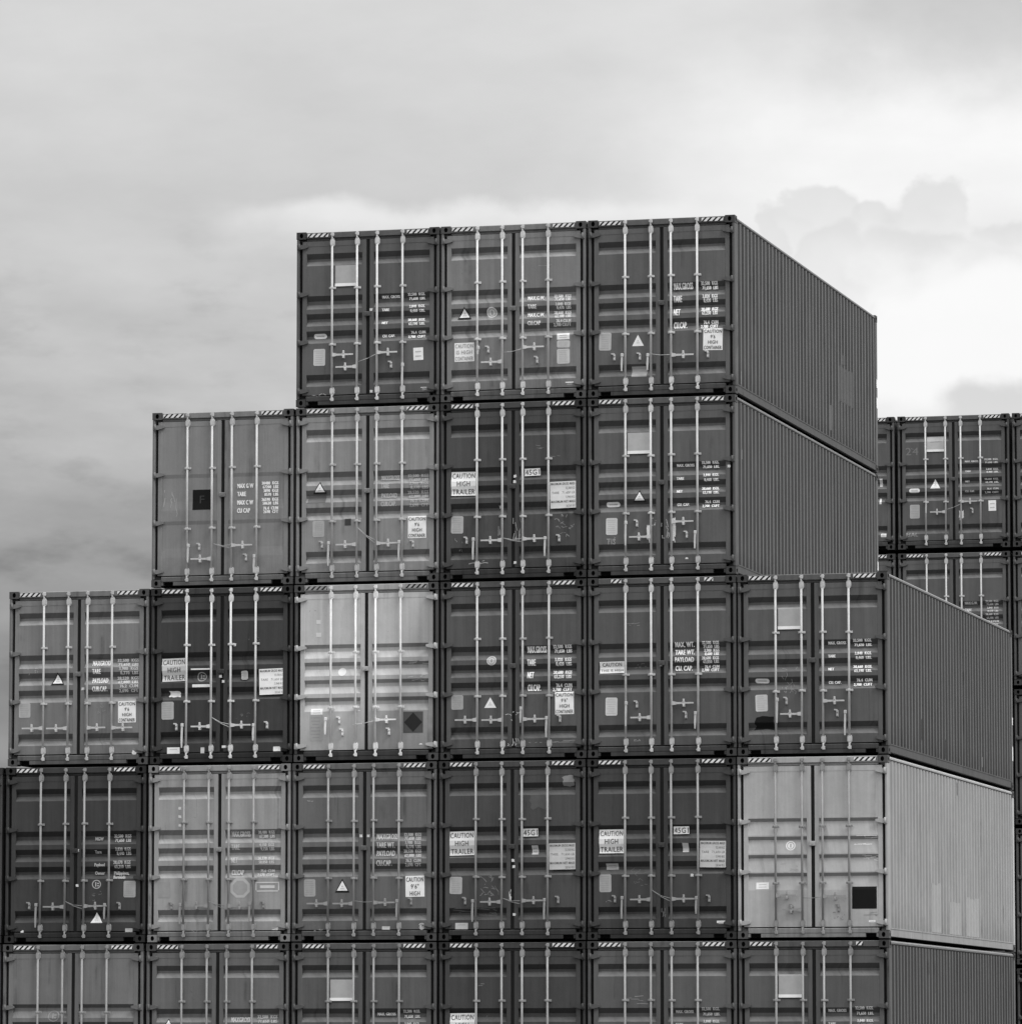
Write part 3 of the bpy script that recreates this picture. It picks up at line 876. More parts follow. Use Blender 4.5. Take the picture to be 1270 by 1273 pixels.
def marking(it, kind, rnd):
    """returns (object name, pieces, materials, x, label)"""
    k = it[0]; P = []
    if k == 'table':
        _, tk, lx0, lx1, lz, vx0, vx1, vz, h, vh, g, vg = it
        L, Vv = TAB[tk]; sx = (lx1-lx0) / text_geo(L[0], .014)[2]
        for t, z in zip(L, lz): put_text(P, t, lx0, z - h/2, h, sx=sx if tk != 'T7' else (lx1-lx0)/text_geo('MGW', .014)[2]*0.8, bold=.014, fat=.0032)
        sv = (vx1-vx0) / text_geo(Vv[0], .012)[2]
        for t, z in zip(Vv, vz):
            if tk == 'T7' and t[0] in 'PB': put_text(P, t, vx0, z - vh/2, vh, sx=sv, mi=1, bold=.012, fat=.003)
            else: put_text(P, t, vx1, z - vh/2, vh, sx=sv, align='R', mi=1, bold=.012, fat=.003)
        return 'weight_markings', P, [decal_mat(g), decal_mat(vg)], lx0, None
    if k == 'chalk':
        _, x, z, w, h, n, g, t = it
        if t: put_text(P, t, x - w/2, z - h*.4, h*.7, w=w*.9, bold=0)
        for i in range(n):
            px, pz = x + rnd.uniform(-.5, .45)*w, z + rnd.uniform(-.5, .5)*h
            for j in range(rnd.randint(1, 3)):
                if w > 3*h: qx, qz = px + rnd.uniform(.02, .3)*w, pz + rnd.uniform(-.15, .15)*h
                elif h > 1.6*w: qx, qz = px + rnd.uniform(-.12, .12)*w, pz - rnd.uniform(.05, .35)*h
                else: qx, qz = px + rnd.uniform(-.15, .2)*w, pz + rnd.uniform(-.15, .15)*h
                qx = min(max(qx, x-w/2), x+w/2); qz = min(max(qz, z-h/2), z+h/2)
                P.append(stroke(px, pz, qx, qz, rnd.uniform(.005, .012), lift=i*2e-5+j*7e-6)); px, pz = qx, qz
        return 'chalk_marks', P, [decal_mat(g)], x, None
    if k == 'dot':
        _, x, z = it
        P = [poly(jag(x, z, .055, .05, rnd))]
        return 'small_tag', P, [decal_mat(.72)], x, None
    _, x, z, w, h, g = it[:6]
    if k == 'tri':
        if g: P.append(poly([(x-w/2, z-h/2), (x+w/2, z-h/2), (x, z+h/2)], 1))
        q = .74 if g else 1.0
        P.append(poly([(x-w/2*q, z-h/2*(q*.98-.04)-.004), (x+w/2*q, z-h/2*(q*.98-.04)-.004), (x, z+h/2*(q-.06))], 0, .0015))
        P.append(quad(x, z-h*.22, w*.26, h*.07, 2, .003)); P.append(quad(x, z-h*.06, w*.10, h*.10, 2, .003))
        return 'warning_triangle', P, [decal_mat(.88), decal_mat(.02), decal_mat(.6)], x, None
    if k == 'sign':
        lines, ink = it[6], it[7]; n = len(lines)
        P.append(quad(x, z, w, h))
        for i, t in enumerate(lines):
            ch = h/n*.64; zc = z + h/2 - h*(i+.5)/n
            tw = min(w*.90, text_geo(t, .0)[2]*ch/CAP*.80)
            if len(t) <= 4 and n > 1: tw = min(tw, w*.52)
            if n == 1: tw = w*.9; ch = h*.72
            sm = 1.0 if t != 'THIS IS HIGH' else .6
            put_text(P, t, x, zc-ch*sm/2, ch*sm, w=tw, align='C', mi=1, bold=-.004, lift=.002, fat=.0008)
        nm = 'size_code_plate' if n == 1 else 'caution_sign'
        return nm, P, [decal_mat(g), decal_mat(ink)], x, 'white plate reading ' + ' '.join(lines)
    if k == 'info':
        P.append(quad(x, z, w, h))
        L = ['MAXIMUM GROSS MASS', '32,500 KG', 'TARE   71,650 LB', '3,940 KG', 'MAXIMUM NET MASS', '28,560 KG']
        for i, t in enumerate(L):
            ch = h/6*.52; zc = z + h/2 - h*(i+.5)/6
            if 'MAX' in t: put_text(P, t, x, zc-ch/2, ch, w=w*.92, align='C', mi=1, bold=.02, lift=.002)
            else: put_text(P, t, x+w*.45, zc-ch/2, ch, w=w*(.34 if 'TARE' not in t else .88), align='R', mi=1, bold=.0, lift=.002)
        return 'weight_plate', P, [decal_mat(g), decal_mat(.13)], x, None
    if k in ('circ', 'disc', 'ring', 'fade'):
        if k == 'fade':
            return 'fresh_paint_patch', [poly(jag(x, z, w*1.1, h*1.1, rnd))], [decal_mat(g)], x, None
        if k != 'ring': P.append(ell(x, z, w/2, h/2))
        if k == 'ring': P.append(ringp(x, z, w/2, h/2, .016)); P.append(quad(x-.012, z, w*.13, h*.5)); P.append(quad(x+.028, z+h*.1, w*.22, h*.14)); P.append(quad(x+.028, z-h*.16, w*.22, h*.14))
        if k == 'circ': P.append(ringp(x, z, w*.38, h*.38, .012, mi=1, lift=.002)); P.append(quad(x, z, w*.16, h*.36, 1, .002))
        return 'round_emblem', P, [decal_mat(g), decal_mat(g*.55)], x, None
    if k == 'vent':
        P.append(quad(x, z, w, h)); P.append(quad(x, z-h*.42, w*1.03, .050, 1, .006)); P.append(quad(x, z-h*.42-.034, w*.98, .014, 2, .006))
        return 'pale_panel', P, [decal_mat(g), decal_mat(.9), decal_mat(.03)], x, 'pale rectangle with a white strip along its foot'
    if k == 'pill':
        n = 8; pts = [(x + w/2-h/2 + h/2*math.cos(a), z + h/2*math.sin(a)) for a in [-math.pi/2 + math.pi*i/n for i in range(n+1)]]
        pts += [(x - w/2+h/2 + h/2*math.cos(a), z + h/2*math.sin(a)) for a in [math.pi/2 + math.pi*i/n for i in range(n+1)]]
        P.append(poly(pts)); P.append(quad(x, z, w*.6, h*.22, 1, .002))
        return 'maker_label', P, [decal_mat(g), decal_mat(g*.6)], x, None
    if k == 'plate':
        c = .018; P.append(poly([(x-w/2+c, z-h/2), (x+w/2-c, z-h/2), (x+w/2, z-h/2+c), (x+w/2, z+h/2-c), (x+w/2-c, z+h/2), (x-w/2+c, z+h/2), (x-w/2, z+h/2-c), (x-w/2, z-h/2+c)]))
        for i in range(7):
            zz = z + h*.38 - h*.125*i
            P.append(quad(x - w*rnd.uniform(0, .08), zz, w*rnd.uniform(.5, .8), h*.028, 1, .002))
        return 'safety_plate', P, [decal_mat(g), decal_mat(g*.82)], x, None
    if k == 'dark':
        P.append(quad(x, z, w, h))
        m2 = decal_mat(.05)
        if len(it) > 6: put_text(P, it[6]['t'], x, z-.06, .13, w=.08, align='C', mi=1, bold=0, lift=.002)
        return 'black_square', P, [decal_mat(g), m2], x, None
    if k == 'diamond':
        P.append(quad(x, z, w, h)); P.append(poly([(x, z-h*.46), (x+w*.46, z), (x, z+h*.46), (x-w*.46, z)], 1, .002))
        return 'diamond_placard', P, [decal_mat(g), decal_mat(.025)], x, None
    if k == 'octagon':
        P.append(poly([(x + w/2*math.cos(a), z + h/2*math.sin(a)) for a in [math.pi/8 + math.pi/4*i for i in range(8)]]))
        P.append(poly([(x + w*.36*math.cos(a), z + h*.36*math.sin(a)) for a in [math.pi/8 + math.pi/4*i for i in range(8)]], 1, .002))
        return 'glue_residue', P, [decal_mat(g), decal_mat(.36)], x, None
    if k == 'frame':
        t = .02
        for a in (quad(x, z+h/2-t/2, w, t), quad(x, z-h/2+t/2, w*.9, t), quad(x-w/2+t/2, z, t, h-2*t-.002), quad(x+w/2-t/2, z, t, h-2*t-.002)): P.append(a)
        P.append(quad(x, z, w*.62, h*.30))
        return 'torn_label', P, [decal_mat(g)], x, None
    if k in ('burn', 'torn'):
        P.append(poly(jag(x, z, w*1.12, h*1.15, rnd)))
        return {'burn': 'scorch_mark', 'torn': 'torn_label'}[k], P, [decal_mat(g)], x, None
    if k == 'splash':
        P.append(poly(jag(x, z, w, h, rnd)))
        for i in range(7): P.append(stroke(x + rnd.uniform(-.6, .6)*w, z + rnd.uniform(-.4, .5)*h, x + rnd.uniform(-.6, .6)*w, z - rnd.uniform(.2, .7)*h, .012, lift=2e-5*(i+1)))
        return 'paint_splash', P, [decal_mat(g)], x, None
    P.append(quad(x, z, w, h))
    if k in ('paper', 'small') and w > .1:
        for i in range(2): P.append(quad(x, z + h*(.18-.36*i), w*.6, h*.10, 1, .002))
    return {'paper': 'paper_label', 'small': 'small_label', 'strip': 'white_strip', 'patch': 'paint_patch'}[k], P, [decal_mat(g), decal_mat(g*.65)], x, None

# ------------------------------------------------------------------ the container
BARX = (-0.598, -0.172, 0.166, 0.596)
GUIDES = {'A': (.948, 1.880), 'B': (.94, 1.94), 'C': (1.12, 2.02), 'D': (1.12, 2.02)}
HINGES = (.245, 1.04, 1.84, 2.645)
def container(key, loc, albedo, label, group, kind='A', bar=.7, dirt=.6, fade=.5, stripes='full', guides=None, light_cast=False, spec=(), white=False, rotz=0.0):
    rnd = random.Random(str(key))
    seed = rnd.random()
    root = bpy.data.objects.new('shipping_container', None); COL.objects.link(root)
    root.location = (loc[0] + rnd.uniform(-.005, .005), loc[1] + rnd.uniform(-.012, .022), loc[2]); root.rotation_euler.z = rotz + R(rnd.uniform(-.09, .09)); root.empty_display_size = .3
    root['label'] = label; root['category'] = 'container'; root['group'] = group
    albedo *= .90
    C = (albedo, dirt, fade, seed)
    Cf = (albedo*.86, min(1, dirt+.25), fade, seed)
    ca = albedo*.9 if light_cast else min(.10, albedo*.62)
    Cc = (ca, 1.0, fade*.5, seed)
    Cr = (albedo*(1.0 if albedo < .25 else .71), min(1, dirt*1.4), min(1, fade*1.7), seed)
    for s in (-1, 1): add('corner_post', cached(('post', s), lambda: m_post(s)), root, (albedo*.8, 1, fade, seed) if not white else (.07, 1, .3, seed))
    add('door_header', cached('header', m_header), root, (albedo*(.92 if not white else .72), dirt, fade, seed))
    add('door_sill', cached('sill', m_sill), root, (albedo*.68 if not white else .06, 1, fade, seed))
    cm = cached('cast', m_casting)
    for sx in (-1, 1):
        for sz in (0, 1):
            for sy in (0, 1):
                o = add('corner_casting', cm, root, Cc)
                o.location = (-W2 if sx < 0 else W2, 0 if sy == 0 else LEN, 0 if sz == 0 else H)
                o.scale = (-sx, 1 if sy == 0 else -1, 1 if sz == 0 else -1)
    for s in (-1, 1):
        add('side_wall', cached(('side', s), lambda: m_side(s)), root, Cr)
        add('top_rail', cached(('tr', s), lambda: m_top_rail(s)), root, (albedo*(1.4 if albedo < .2 else .78), .3, fade, seed))  # dark rails lightened: caught light and weathering both put into the tone
        add('bottom_rail', cached(('br', s), lambda: m_bot_rail(s)), root, (albedo*.85, 1, fade, seed))
    add('roof', cached('roof', m_roof), root, (albedo, dirt, fade, seed)); add('underframe', cached('under', m_floor), root, (.04, 1, 0, seed))
    add('rear_wall', cached('rear', m_rear), root, C)
    worn = stripes == 'worn'
    if stripes in ('full', 'worn', 'right_short'):
        add('hazard_stripes', cached(('st', -1, worn), lambda: m_stripes(-1.035, -.665, worn)), root)
    if stripes in ('full', 'worn'):
        add('hazard_stripes', cached(('st', 1, worn), lambda: m_stripes(.665, 1.035, worn)), root)
    if stripes == 'short':
        add('hazard_stripes', cached('ss0', lambda: m_stripes(-.84, -.665)), root); add('hazard_stripes', cached('ss1', lambda: m_stripes(.70, .85)), root)
    if stripes == 'right_short':
        add('hazard_stripes', cached('ss2', lambda: m_stripes(.68, .80)), root)
    pm = LIT_PATCH if white else PAINT
    bar *= .84 if not white else 1.0
    Z = (bar, .5, .5, seed)
    doors = {}
    for s in (-1, 1):
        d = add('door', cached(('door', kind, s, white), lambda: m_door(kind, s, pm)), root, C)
        doors[s] = d
        add('door_gasket', cached(('gasket', s), lambda: m_gasket(s)), d)
        for t in HINGES: add('hinge', cached(('hinge', s), lambda: m_hinge(s)), d, C, (0, 0, H - t))
    add('overlap_plate', cached('keeper', m_keeper), doors[1], C, (-.005, -0.001, H - 1.39))
    gl = guides or GUIDES[kind]
    for i, bx in enumerate(BARX):
        d = doors[-1 if bx < 0 else 1]
        zb = (bar * rnd.uniform(.84, 1.08), .5, .5, rnd.random())
        if white and i >= 2: zb = (.62 if i == 3 else .82, .5, .5, rnd.random())  # right-hand bars toned down to follow the painted patch of light
        x = bx + rnd.uniform(-.006, .006)
        add('locking_bar', cached('bar', m_bar), d, zb, (x, 0, rnd.uniform(-.004, .004)))
        for t in gl: add('bar_guide', cached('guide', m_guide), d, zb, (x, 0, H - t + rnd.uniform(-.005, .005)))
        add('bar_bearing', cached('be0', lambda: m_bearing(False)), d, zb, (x, 0, .243)); add('bar_bearing', cached('be1', lambda: m_bearing(True)), d, zb, (x, 0, H - .192))
    hang = set()
    for it in spec:
        k = it[0]
        if k == 'h':
            _, xb, xt, z = it; d = 1 if xt > xb else -1; L = round(abs(xt - xb), 2)
            bx = min(BARX, key=lambda b: abs(b - xb))
            add('door_handle', cached(('h', d, L), lambda: m_handle(d, L)), doors[-1 if bx < 0 else 1], Z, (bx, 0, z))
        elif k == 'v':
            _, x, z0, z1 = it; L = round(z0 - z1 + .03, 2)
            bx = min(BARX, key=lambda b: abs(b - x))
            if abs(x-bx) < .012: x = bx - .02
            add('door_handle', cached(('v', L), lambda: m_hang(L)), doors[-1 if x < 0 else 1], Z, (x, 0, z0))
        elif k == 'k':
            add('handle_catch', cached('catch', m_catch), doors[-1 if it[1] < 0 else 1], (bar*.9, .5, .5, seed), (it[1], 0, it[2]))
        elif k == 'seal':
            _, x0, z0, x1, z1, n = it; bm = bmesh.new()
            for j in range(n):
                zz = z1 + (.05*(j - .5) if n > 1 else 0); mid = ((x0+x1)/2, -.035, (z0+zz)/2 - .015 - .01*j)
                tube(bm, (x0, -.022, z0), mid, .0055, 6); tube(bm, mid, (x1, -.025, zz), .0055, 6)
            add('seal_cable', finish(bm, 'seal_cable', ZINC), doors[1], (bar*.75, .5, .5, seed))
        else:
            nm, P, mats, x, lab = marking(it, kind, rnd)
            if k in ('sign', 'plate', 'paper', 'small', 'pill', 'info') and P:
                t = R(rnd.uniform(-1.6, 1.6)); ct, st = math.cos(t), math.sin(t); ox, oz = it[1], it[2]
                P = [([(ox + (px-ox)*ct - (pz-oz)*st, oz + (px-ox)*st + (pz-oz)*ct) for px, pz in V], F, mi, lf) for V, F, mi, lf in P]
            me = conform(nm, P, kind, mats, depth={'weight_plate': 0.06, 'caution_sign': .35, 'size_code_plate': .25, 'safety_plate': .2, 'warning_triangle': .5, 'pale_panel': .3, 'weight_markings': .6}.get(nm, 1.0))
            if me: add(nm, me, doors[-1 if x < 0 else 1], label=lab)
    return root

def side_patch(name, parent, y0, y1, z0, z1, mat, skew=0.0):
    """paint lying on the corrugated right-hand side, following its ribs"""
    me = cached(('side', 1), lambda: m_side(1)); xs = {}
    for v in me.vertices: xs[round(v.co.y, 4)] = v.co.x
    ys = sorted(xs)
    def sx(y):
        for a, b in zip(ys, ys[1:]):
            if a <= y <= b: return xs[a] + (xs[b]-xs[a])*(y-a)/(b-a)
        return 1.216
    cut = [y0] + [y for y in ys if y0 < y < y1] + [y1]
    if y1 > ys[-1]: cut = [y0, y1]
    bm = bmesh.new(); rnd = random.Random(name + str(y0))
    top = [rnd.uniform(-.03, .03) for _ in cut]
    X = lambda y: (1.219 if y1 > ys[-1] else sx(y)) + .003
    a = [bm.verts.new((X(y), y, z0)) for y in cut]; b = [bm.verts.new((X(y), y, z1 + t + skew*(y-y0))) for y, t in zip(cut, top)]
    for i in range(len(cut)-1): bm.faces.new((a[i], a[i+1], b[i+1], b[i]))
    add(name, finish(bm, name, mat, recalc=False), parent)

# ------------------------------------------------------------------ setting
def ground_sheet():
    m, b = new_mat('terminal_concrete')
    x, y, z = objcoords(); v = xyz(x, y, z)
    n = noise(v, .05, 6, .6); n2 = noise(v, 1.3, 6, .65); n3 = noise(v, 30., 3, .6)
    a = clampv(  .085 * (.55 + n * .5 + n2 * .3 + n3 * .12), .03, .5)
    E.nt.links.new(xyz(a, a, a), b.inputs['Base Color']); b.inputs['Roughness'].default_value = .85
    bump(n3, .2, .01, b)
    bm = bmesh.new(); k = 6; s = 900
    vs = [[bm.verts.new((-s + 2*s*i/k, -s + 2*s*j/k, 0)) for j in range(k+1)] for i in range(k+1)]
    for i in range(k):
        for j in range(k): bm.faces.new((vs[i][j], vs[i+1][j], vs[i+1][j+1], vs[i][j+1]))
    o = bpy.data.objects.new('ground', finish(bm, 'ground', m)); COL.objects.link(o)
    o.location = (0, 0, -0.022); o['kind'] = 'structure'
ground_sheet()

PITCH, PV = 2.4744, 2.92
FG, BG = 'shipping containers stacked in the front block', 'shipping containers stacked in the block behind'
# row from the bottom, column from the left: x shift, albedo, relief, bar tone, options, label
FRONT = {
 (4,2): (.012, .125, 'A', .74, {}, 'dark container at the left end of the top row, pale panel between its left bars'),
 (4,3): (.012, .22, 'A', .74, {}, 'mid-grey container in the middle of the top row with a round emblem'),
 (4,4): (.015, .130, 'A', .72, {}, 'dark container at the right end of the top row, with large MAX.GROSS lettering'),
 (3,1): (.005, .245, 'B', .66, {}, 'grey container with flat doors and a black square, left end of second row'),
 (3,2): (.012, .29, 'A', .66, {}, 'paler grey container with faded weights, right of the flat-doored one with black square'),
 (3,3): (.008, .080, 'A', .66, {'fade': .8}, 'very dark scraped container with CAUTION HIGH TRAILER sign in the second row'),
 (3,4): (.006, .125, 'A', .68, {'fade': .8}, 'dark container with white paint splashed around its locking bars, right end of second row'),
 (2,0): (0.0, .215, 'A', .66, {}, 'mid-grey container with four level handles at the left end of the third row'),
 (2,1): (.01, .058, 'A', .78, {}, 'near-black container with many white labels, left of the white container'),
 (2,2): (.012, .55, 'C', .88, {'white': True, 'stripes': 'worn', 'fade': .2, 'dirt': .5}, 'chalky white container with a dark diamond placard, the palest one'),  # its chalky upper left is a patch of light put into the colour
 (2,3): (.01, .105, 'A', .60, {}, 'dark container with round emblem and plain white triangle, right of the white container'),
 (2,4): (.003, .112, 'A', .62, {'stripes': 'short', 'guides': (1.575,)}, 'dark container in third row with one wide CAUTION sign and short corner stripes'),
 (2,5): (-.012, .120, 'A', .62, {}, 'dark container with a black scorch mark on its door, right end of third row'),
 (1,0): (-.02, .058, 'A', .38, {}, 'near-black container at the left end of the fourth row, triangle low on its right door'),
 (1,1): (-.01, .345, 'A', .36, {'light_cast': True, 'fade': .3}, 'light grey container with grey bars and glue residue, second in the fourth row'),
 (1,2): (-.014, .155, 'A', .38, {}, 'dark grey container with a black-edged triangle, third in the fourth row'),
 (1,3): (-.008, .080, 'A', .40, {'fade': .8}, 'dark container with fresh paint patches above its size plate, in the fourth row'),
 (1,4): (-.008, .068, 'A', .38, {}, 'very dark container with HIGH TRAILER sign, just left of the pale container in fourth row'),
 (1,5): (-.02, .46, 'D', .36, {'fade': .3, 'dirt': .45}, 'pale grey container with a black square, right end of the fourth row'),
 (0,0): (-.045, .19, 'C', .34, {}, 'grey container with a plain upper door at the left end of the bottom row'),
 (0,1): (-.03, .155, 'A', .34, {}, 'dark grey container below the light grey one with glue residue, in the bottom row'),
 (0,2): (-.018, .115, 'A', .34, {}, 'dark container with a pale panel, third in the bottom row'),
 (0,3): (-.012, .068, 'A', .40, {}, 'very dark container in the bottom row with the top of a CAUTION sign showing'),
 (0,4): (-.01, .125, 'A', .38, {}, 'dark container in the bottom row, second from the right end'),
 (0,5): (-.022, .115, 'A', .38, {'stripes': 'right_short'}, 'dark container with a pale panel at the right end of the bottom row'),
 (1,-1): (-.05, .08, 'A', .38, {}, 'dark container sliver cut off by the left frame edge, upper of two'),
 (0,-1): (-.06, .09, 'A', .36, {}, 'dark container sliver at the lower left frame edge, lower of two'),
}
MADE = {}
for (r, c), (dx, alb, kind, bar, opt, lab) in FRONT.items():
    MADE[r, c] = container(('f', r, c), ((c + .5) * PITCH + dx, 0 if c >= 0 else .015, r * PV), alb, lab, FG, kind=kind, bar=bar, spec=SPEC.get(('f', r, c), ()), **opt)
def side_walls(root): return next(o for o in root.children if o.name.startswith('side_wall') and o.data == CACHE[('side', 1)])
for (r, c, nm, y0, y1, z0, z1, g) in ((4, 4, 'paint_patch', 8.7, 9.95, .92, 1.55, .10), (4, 4, 'paint_patch', 8.9, 9.2, 1.60, 1.78, .10), (4, 4, 'small_label', 12.06, 12.15, 1.56, 1.72, .7), (4, 4, 'small_label', 12.06, 12.16, 1.18, 1.38, .75),
        (4, 4, 'scrape', 0.45, 0.48, .20, .40, 0.28), (3, 4, 'small_label', 12.06, 12.15, 1.12, 1.28, .7), (2, 5, 'rust_stain', 2.97, 3.14, .38, .72, .02), (2, 5, 'small_label', 12.06, 12.15, 1.17, 1.31, .7),
        (2, 5, 'small_label', 12.06, 12.15, .52, .78, .75), (2, 5, 'scrape', 4.80, 4.83, .46, .57, 0.28), (1, 5, 'paint_patch', 3.83, 4.70, .18, .98, .325), (1, 5, 'paint_patch', 5.5, 6.63, .18, .72, .325), (1, 5, 'paint_patch', 7.23, 8.49, .18, .84, .33), (2, 5, 'scrape', 6.10, 6.13, .30, .52, 0.21), (2, 5, 'scrape', 7.60, 7.63, .35, .50, 0.24), (2, 5, 'scrape', 9.00, 9.04, .25, .42, 0.19), (4, 4, 'scrape', 7.90, 7.94, .30, .75, 0.14), (4, 4, 'scrape', 8.30, 8.34, 1.0, 1.9, 0.11), (3, 4, 'scrape', 7.30, 7.33, .35, .48, 0.26), (3, 4, 'scrape', 0.50, 0.54, 1.9, 2.05, 0.31), (2, 5, 'rust_stain', 5.2, 5.3, .20, .5, .03), (0, 5, 'scrape', 4.10, 4.13, 2.1, 2.6, 0.14), (1, 5, 'rust_stain', 6.3, 6.42, 2.55, 2.78, .12)):
    side_patch(nm, side_walls(MADE[r, c]), y0, y1, z0, z1, decal_mat(g))
BACK = {
 (4,0): (.115, 'dark container chalked 24 at the top of the block behind'),
 (3,0): (.125, 'dark container just below the one chalked 24 in the block behind'),
 (4,-1): (.12, 'dark container sliver topmost in the block behind, next to ribbed container sides'),
 (3,-1): (.13, 'dark container sliver one below the top of the block behind, just above a ribbed roof'),
 (4,1): (.115, 'dark container at the right frame edge, topmost in the block behind'),
 (3,1): (.125, 'dark container at the right frame edge, second from top in the block behind'),
 (2,1): (.10, 'dark container sliver at the right frame edge beside the ribbed side in the third row'),
 (1,1): (.12, 'container sliver at the right frame edge beside the pale ribbed side'),
 (0,1): (.10, 'container sliver at the lower right frame edge, lowest in the block behind'),
 (2,0): (.11, 'dark container low in the block behind, hidden behind the front block'),
 (1,0): (.12, 'dark container low in the block behind, hidden behind the front block'),
 (0,0): (.11, 'dark container low in the block behind, hidden behind the front block'),
 (2,-1): (.11, 'dark container low in the block behind, hidden behind the front block'),
 (1,-1): (.12, 'dark container low in the block behind, hidden behind the front block'),
 (0,-1): (.11, 'dark container low in the block behind, hidden behind the front block'),
}
for (r, c), (alb, lab) in BACK.items():
    sp = SPEC.get(('b', r, c), ())
    if not sp: sp = SPEC[('b', 3, 0)]
    container(('b', r, c), (9.47 + 2.505 * c + 1.2525, 29.5, r * 2.985), alb, lab, BG, kind='A', bar=.62, spec=sp)

# ------------------------------------------------------------------ sky
SUN_EL, SUN_AZ = 50.0, 112.0           # azimuth clockwise from +Y
w = bpy.data.worlds.new('World'); S.world = w; w.use_nodes = True
nt = w.node_tree; E.nt = nt; nt.nodes.clear()
sky = nt.nodes.new('ShaderNodeTexSky'); sky.sky_type = 'NISHITA'; sky.sun_disc = False
sky.sun_elevation = R(SUN_EL); sky.sun_rotation = R(SUN_AZ)
bw = nt.nodes.new('ShaderNodeRGBToBW'); nt.links.new(sky.outputs[0], bw.inputs[0])
clear = E(bw.outputs[0]) * 0.10
tc = nt.nodes.new('ShaderNodeTexCoord'); sp = nt.nodes.new('ShaderNodeSeparateXYZ'); nt.links.new(tc.outputs['Generated'], sp.inputs[0])
dx, dy, dz = E(sp.outputs[0]), E(sp.outputs[1]), E(sp.outputs[2])
az = E.m('ARCTAN2', dx, dy) * 57.2958          # degrees from +Y, clockwise
el = E.m('ARCSINE', clampv(dz, -.999, .999)) * 57.2958
n1 = noise(xyz(az * .16, el * .42, 1.3), 1.0, 6, .55)
n2 = noise(xyz(az * .55, el * 1.25, 7.7), 1.0, 7, .58)
n3 = noise(xyz(az * 1.5, el * 1.9, 3.1), 1.0, 6, .6)
nf = noise(xyz(az * .30, el * 1.5 + az * .12, 12.0), 1.0, 5, .5)
wob = (n2 - .5); wob3 = (n3 - .5)
# ragged edges: warp the sky coordinates
wA = noise(xyz(az * 1.1, el * 1.3, 21.0), 1.0, 5, .48) - .5
wB = noise(xyz(az * 1.1, el * 1.3, 47.0), 1.0, 5, .48) - .5
azw = az + wA * 1.25; elw = el + wB * 1.0
# grey sheet: dim low in the west, paler upwards
sheet = smooth(el + wob * 1.5, 3.8, 8.7, .26, .61) + smooth(el, 8.6, 11.0, 0, .065) + smooth(el, 13, 60, 0, 1.55)
sheet = sheet + (nf - .5) * .20 * smooth(el, 7.2, 10.0, 1.0, .16) + wob * .07 + (noise(xyz(az * .5 + el * .4, el * 1.1 - az * .22, 61.0), 1.0, 6, .55) - .5) * .14
# brighter towards the east
east = smooth(az + (n1 - .5) * 3.0, -17.5, -11.0)
sheet = sheet + east * smooth(el, 4.5, 9.0, .42, .08)
azr = clampv(E.m('ABSOLUTE', az - 95.0), 0, 180)
sheet = sheet + smooth(azr, 80, 20) * smooth(el, 3, 30) * 1.5
glow = smooth(azw - el * .45, -19.2, -15.6) * smooth(elw, 11.6, 9.9)
sheet = sheet + glow * .24 * smooth(el, 8.0, 9.4)
grey_corner = smooth(azw, -12.6, -10.0) * smooth(elw, 9.9, 11.0)
sheet = sheet - grey_corner * .15
blot = smooth(noise(xyz(az * .7, el * 1.6, 33.0), 1.0, 5, .55), .50, .72) * smooth(el + wob, 9.6, 8.2)
sheet = sheet - blot * .085 * smooth(az, -12.5, -16.5)
# bright ridge of cloud just above the stack
ridge = smooth(azw, -18.3, -16.8) * smooth(el + wB * .55, 9.34, 9.12) * smooth(el + wob * .5, 8.62, 9.15) * smooth(azw, -12.0, -13.0)
sheet = lerp(sheet, .90 + wob3 * .12, ridge * .75)
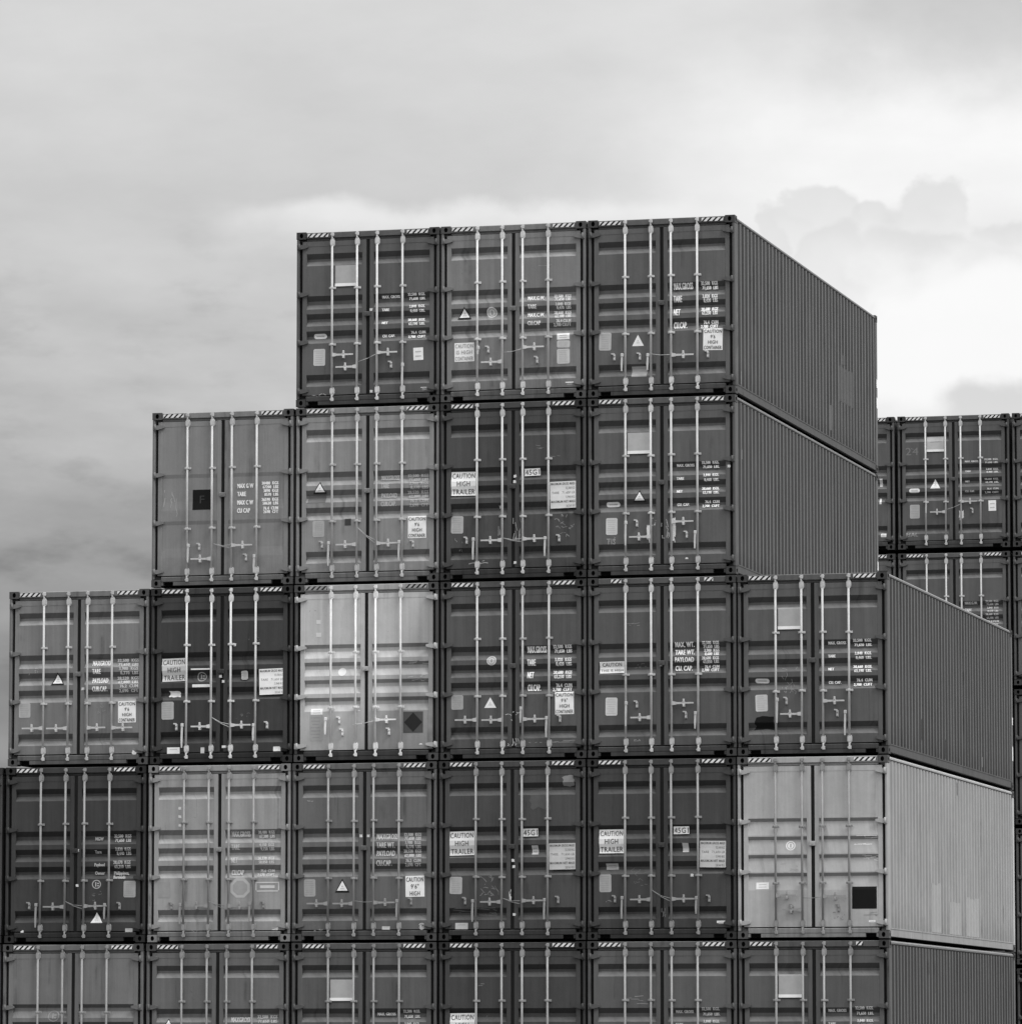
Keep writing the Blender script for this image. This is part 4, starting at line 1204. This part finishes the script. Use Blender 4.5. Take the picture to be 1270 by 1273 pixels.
# cumulus bank on the right: grey crowns over a white body
def lobe(c_az, c_el, ra, re):
    a = (azw - c_az) / ra; b = (elw - c_el) / re
    return smooth(E.m('SQRT', a * a + b * b), 1.09, .86)
for c_az, c_el, ra, re, hi_ in ((-11.90, 8.60, .34, .62, .86), (-11.42, 8.92, .50, .60, .90), (-8.3, 8.75, .9, .62, .95), (-9.15, 8.62, .62, .50, .95), (-10.12, 8.93, .52, .50, .95), (-10.75, 8.80, .46, .50, .94), (-11.30, 8.45, .52, .55, .93), (-10.2, 8.45, .8, .55, .97), (-9.2, 8.35, .8, .45, .98)):
    shade = smooth(elw - (c_el + re * .15), re * .8, -re * .9, .755, hi_)
    sheet = lerp(sheet, shade, lobe(c_az, c_el, ra, re) * .80)
body = smooth(azw - (el - 7.2) * .55, -12.1, -11.0) * smooth(elw - (azw + 11.0) * .22, 8.75, 7.9)
sheet = lerp(sheet, .99, body * .96)
dusk = smooth(azw, -10.3, -9.7) * smooth(elw, 7.45, 7.15)
low = smooth(elw, 7.2, 6.7)
sheet = lerp(sheet, .60, dusk * .7); sheet = lerp(sheet, .74, low * smooth(az, -12.5, -10.5) * .6)
cover = clampv(.95 + wob * .06, .88, 1.0)
total = lerp(clear, clampv(sheet, .05, 3.6), cover)
total = lerp(total, .07, smooth(el, 0.0, -2.0))
bg = nt.nodes.new('ShaderNodeBackground'); bg.inputs['Strength'].default_value = 1.0
wo = nt.nodes.new('ShaderNodeOutputWorld')
nt.links.new(xyz(total, total, total), bg.inputs['Color']); nt.links.new(bg.outputs[0], wo.inputs['Surface'])

# ------------------------------------------------------------------ sun
sd = bpy.data.lights.new('sun', 'SUN'); sd.energy = 1.5; sd.angle = R(18); sd.color = (1, 1, 1)
so = bpy.data.objects.new('sun', sd); COL.objects.link(so)
tos = Vector((math.sin(R(SUN_AZ))*math.cos(R(SUN_EL)), math.cos(R(SUN_AZ))*math.cos(R(SUN_EL)), math.sin(R(SUN_EL))))
so.rotation_euler = tos.to_track_quat('Z', 'Y').to_euler(); so.location = tos * 60

S.cycles.max_bounces = 5; S.cycles.diffuse_bounces = 3; S.cycles.glossy_bounces = 2; S.cycles.transmission_bounces = 0; S.cycles.transparent_max_bounces = 2
w.cycles.sampling_method = 'MANUAL'; w.cycles.sample_map_resolution = 512
# ------------------------------------------------------------------ camera
cd = bpy.data.cameras.new('camera'); co = bpy.data.objects.new('camera', cd); COL.objects.link(co)
cd.sensor_width = 36; cd.sensor_fit = 'HORIZONTAL'; cd.lens = 184.665; cd.clip_start = 1; cd.clip_end = 4000
co.location = (30.2274, -81.74109, 1.15253)
co.rotation_euler = (R(90 + 5.87102), 0, R(14.79396))
S.camera = co
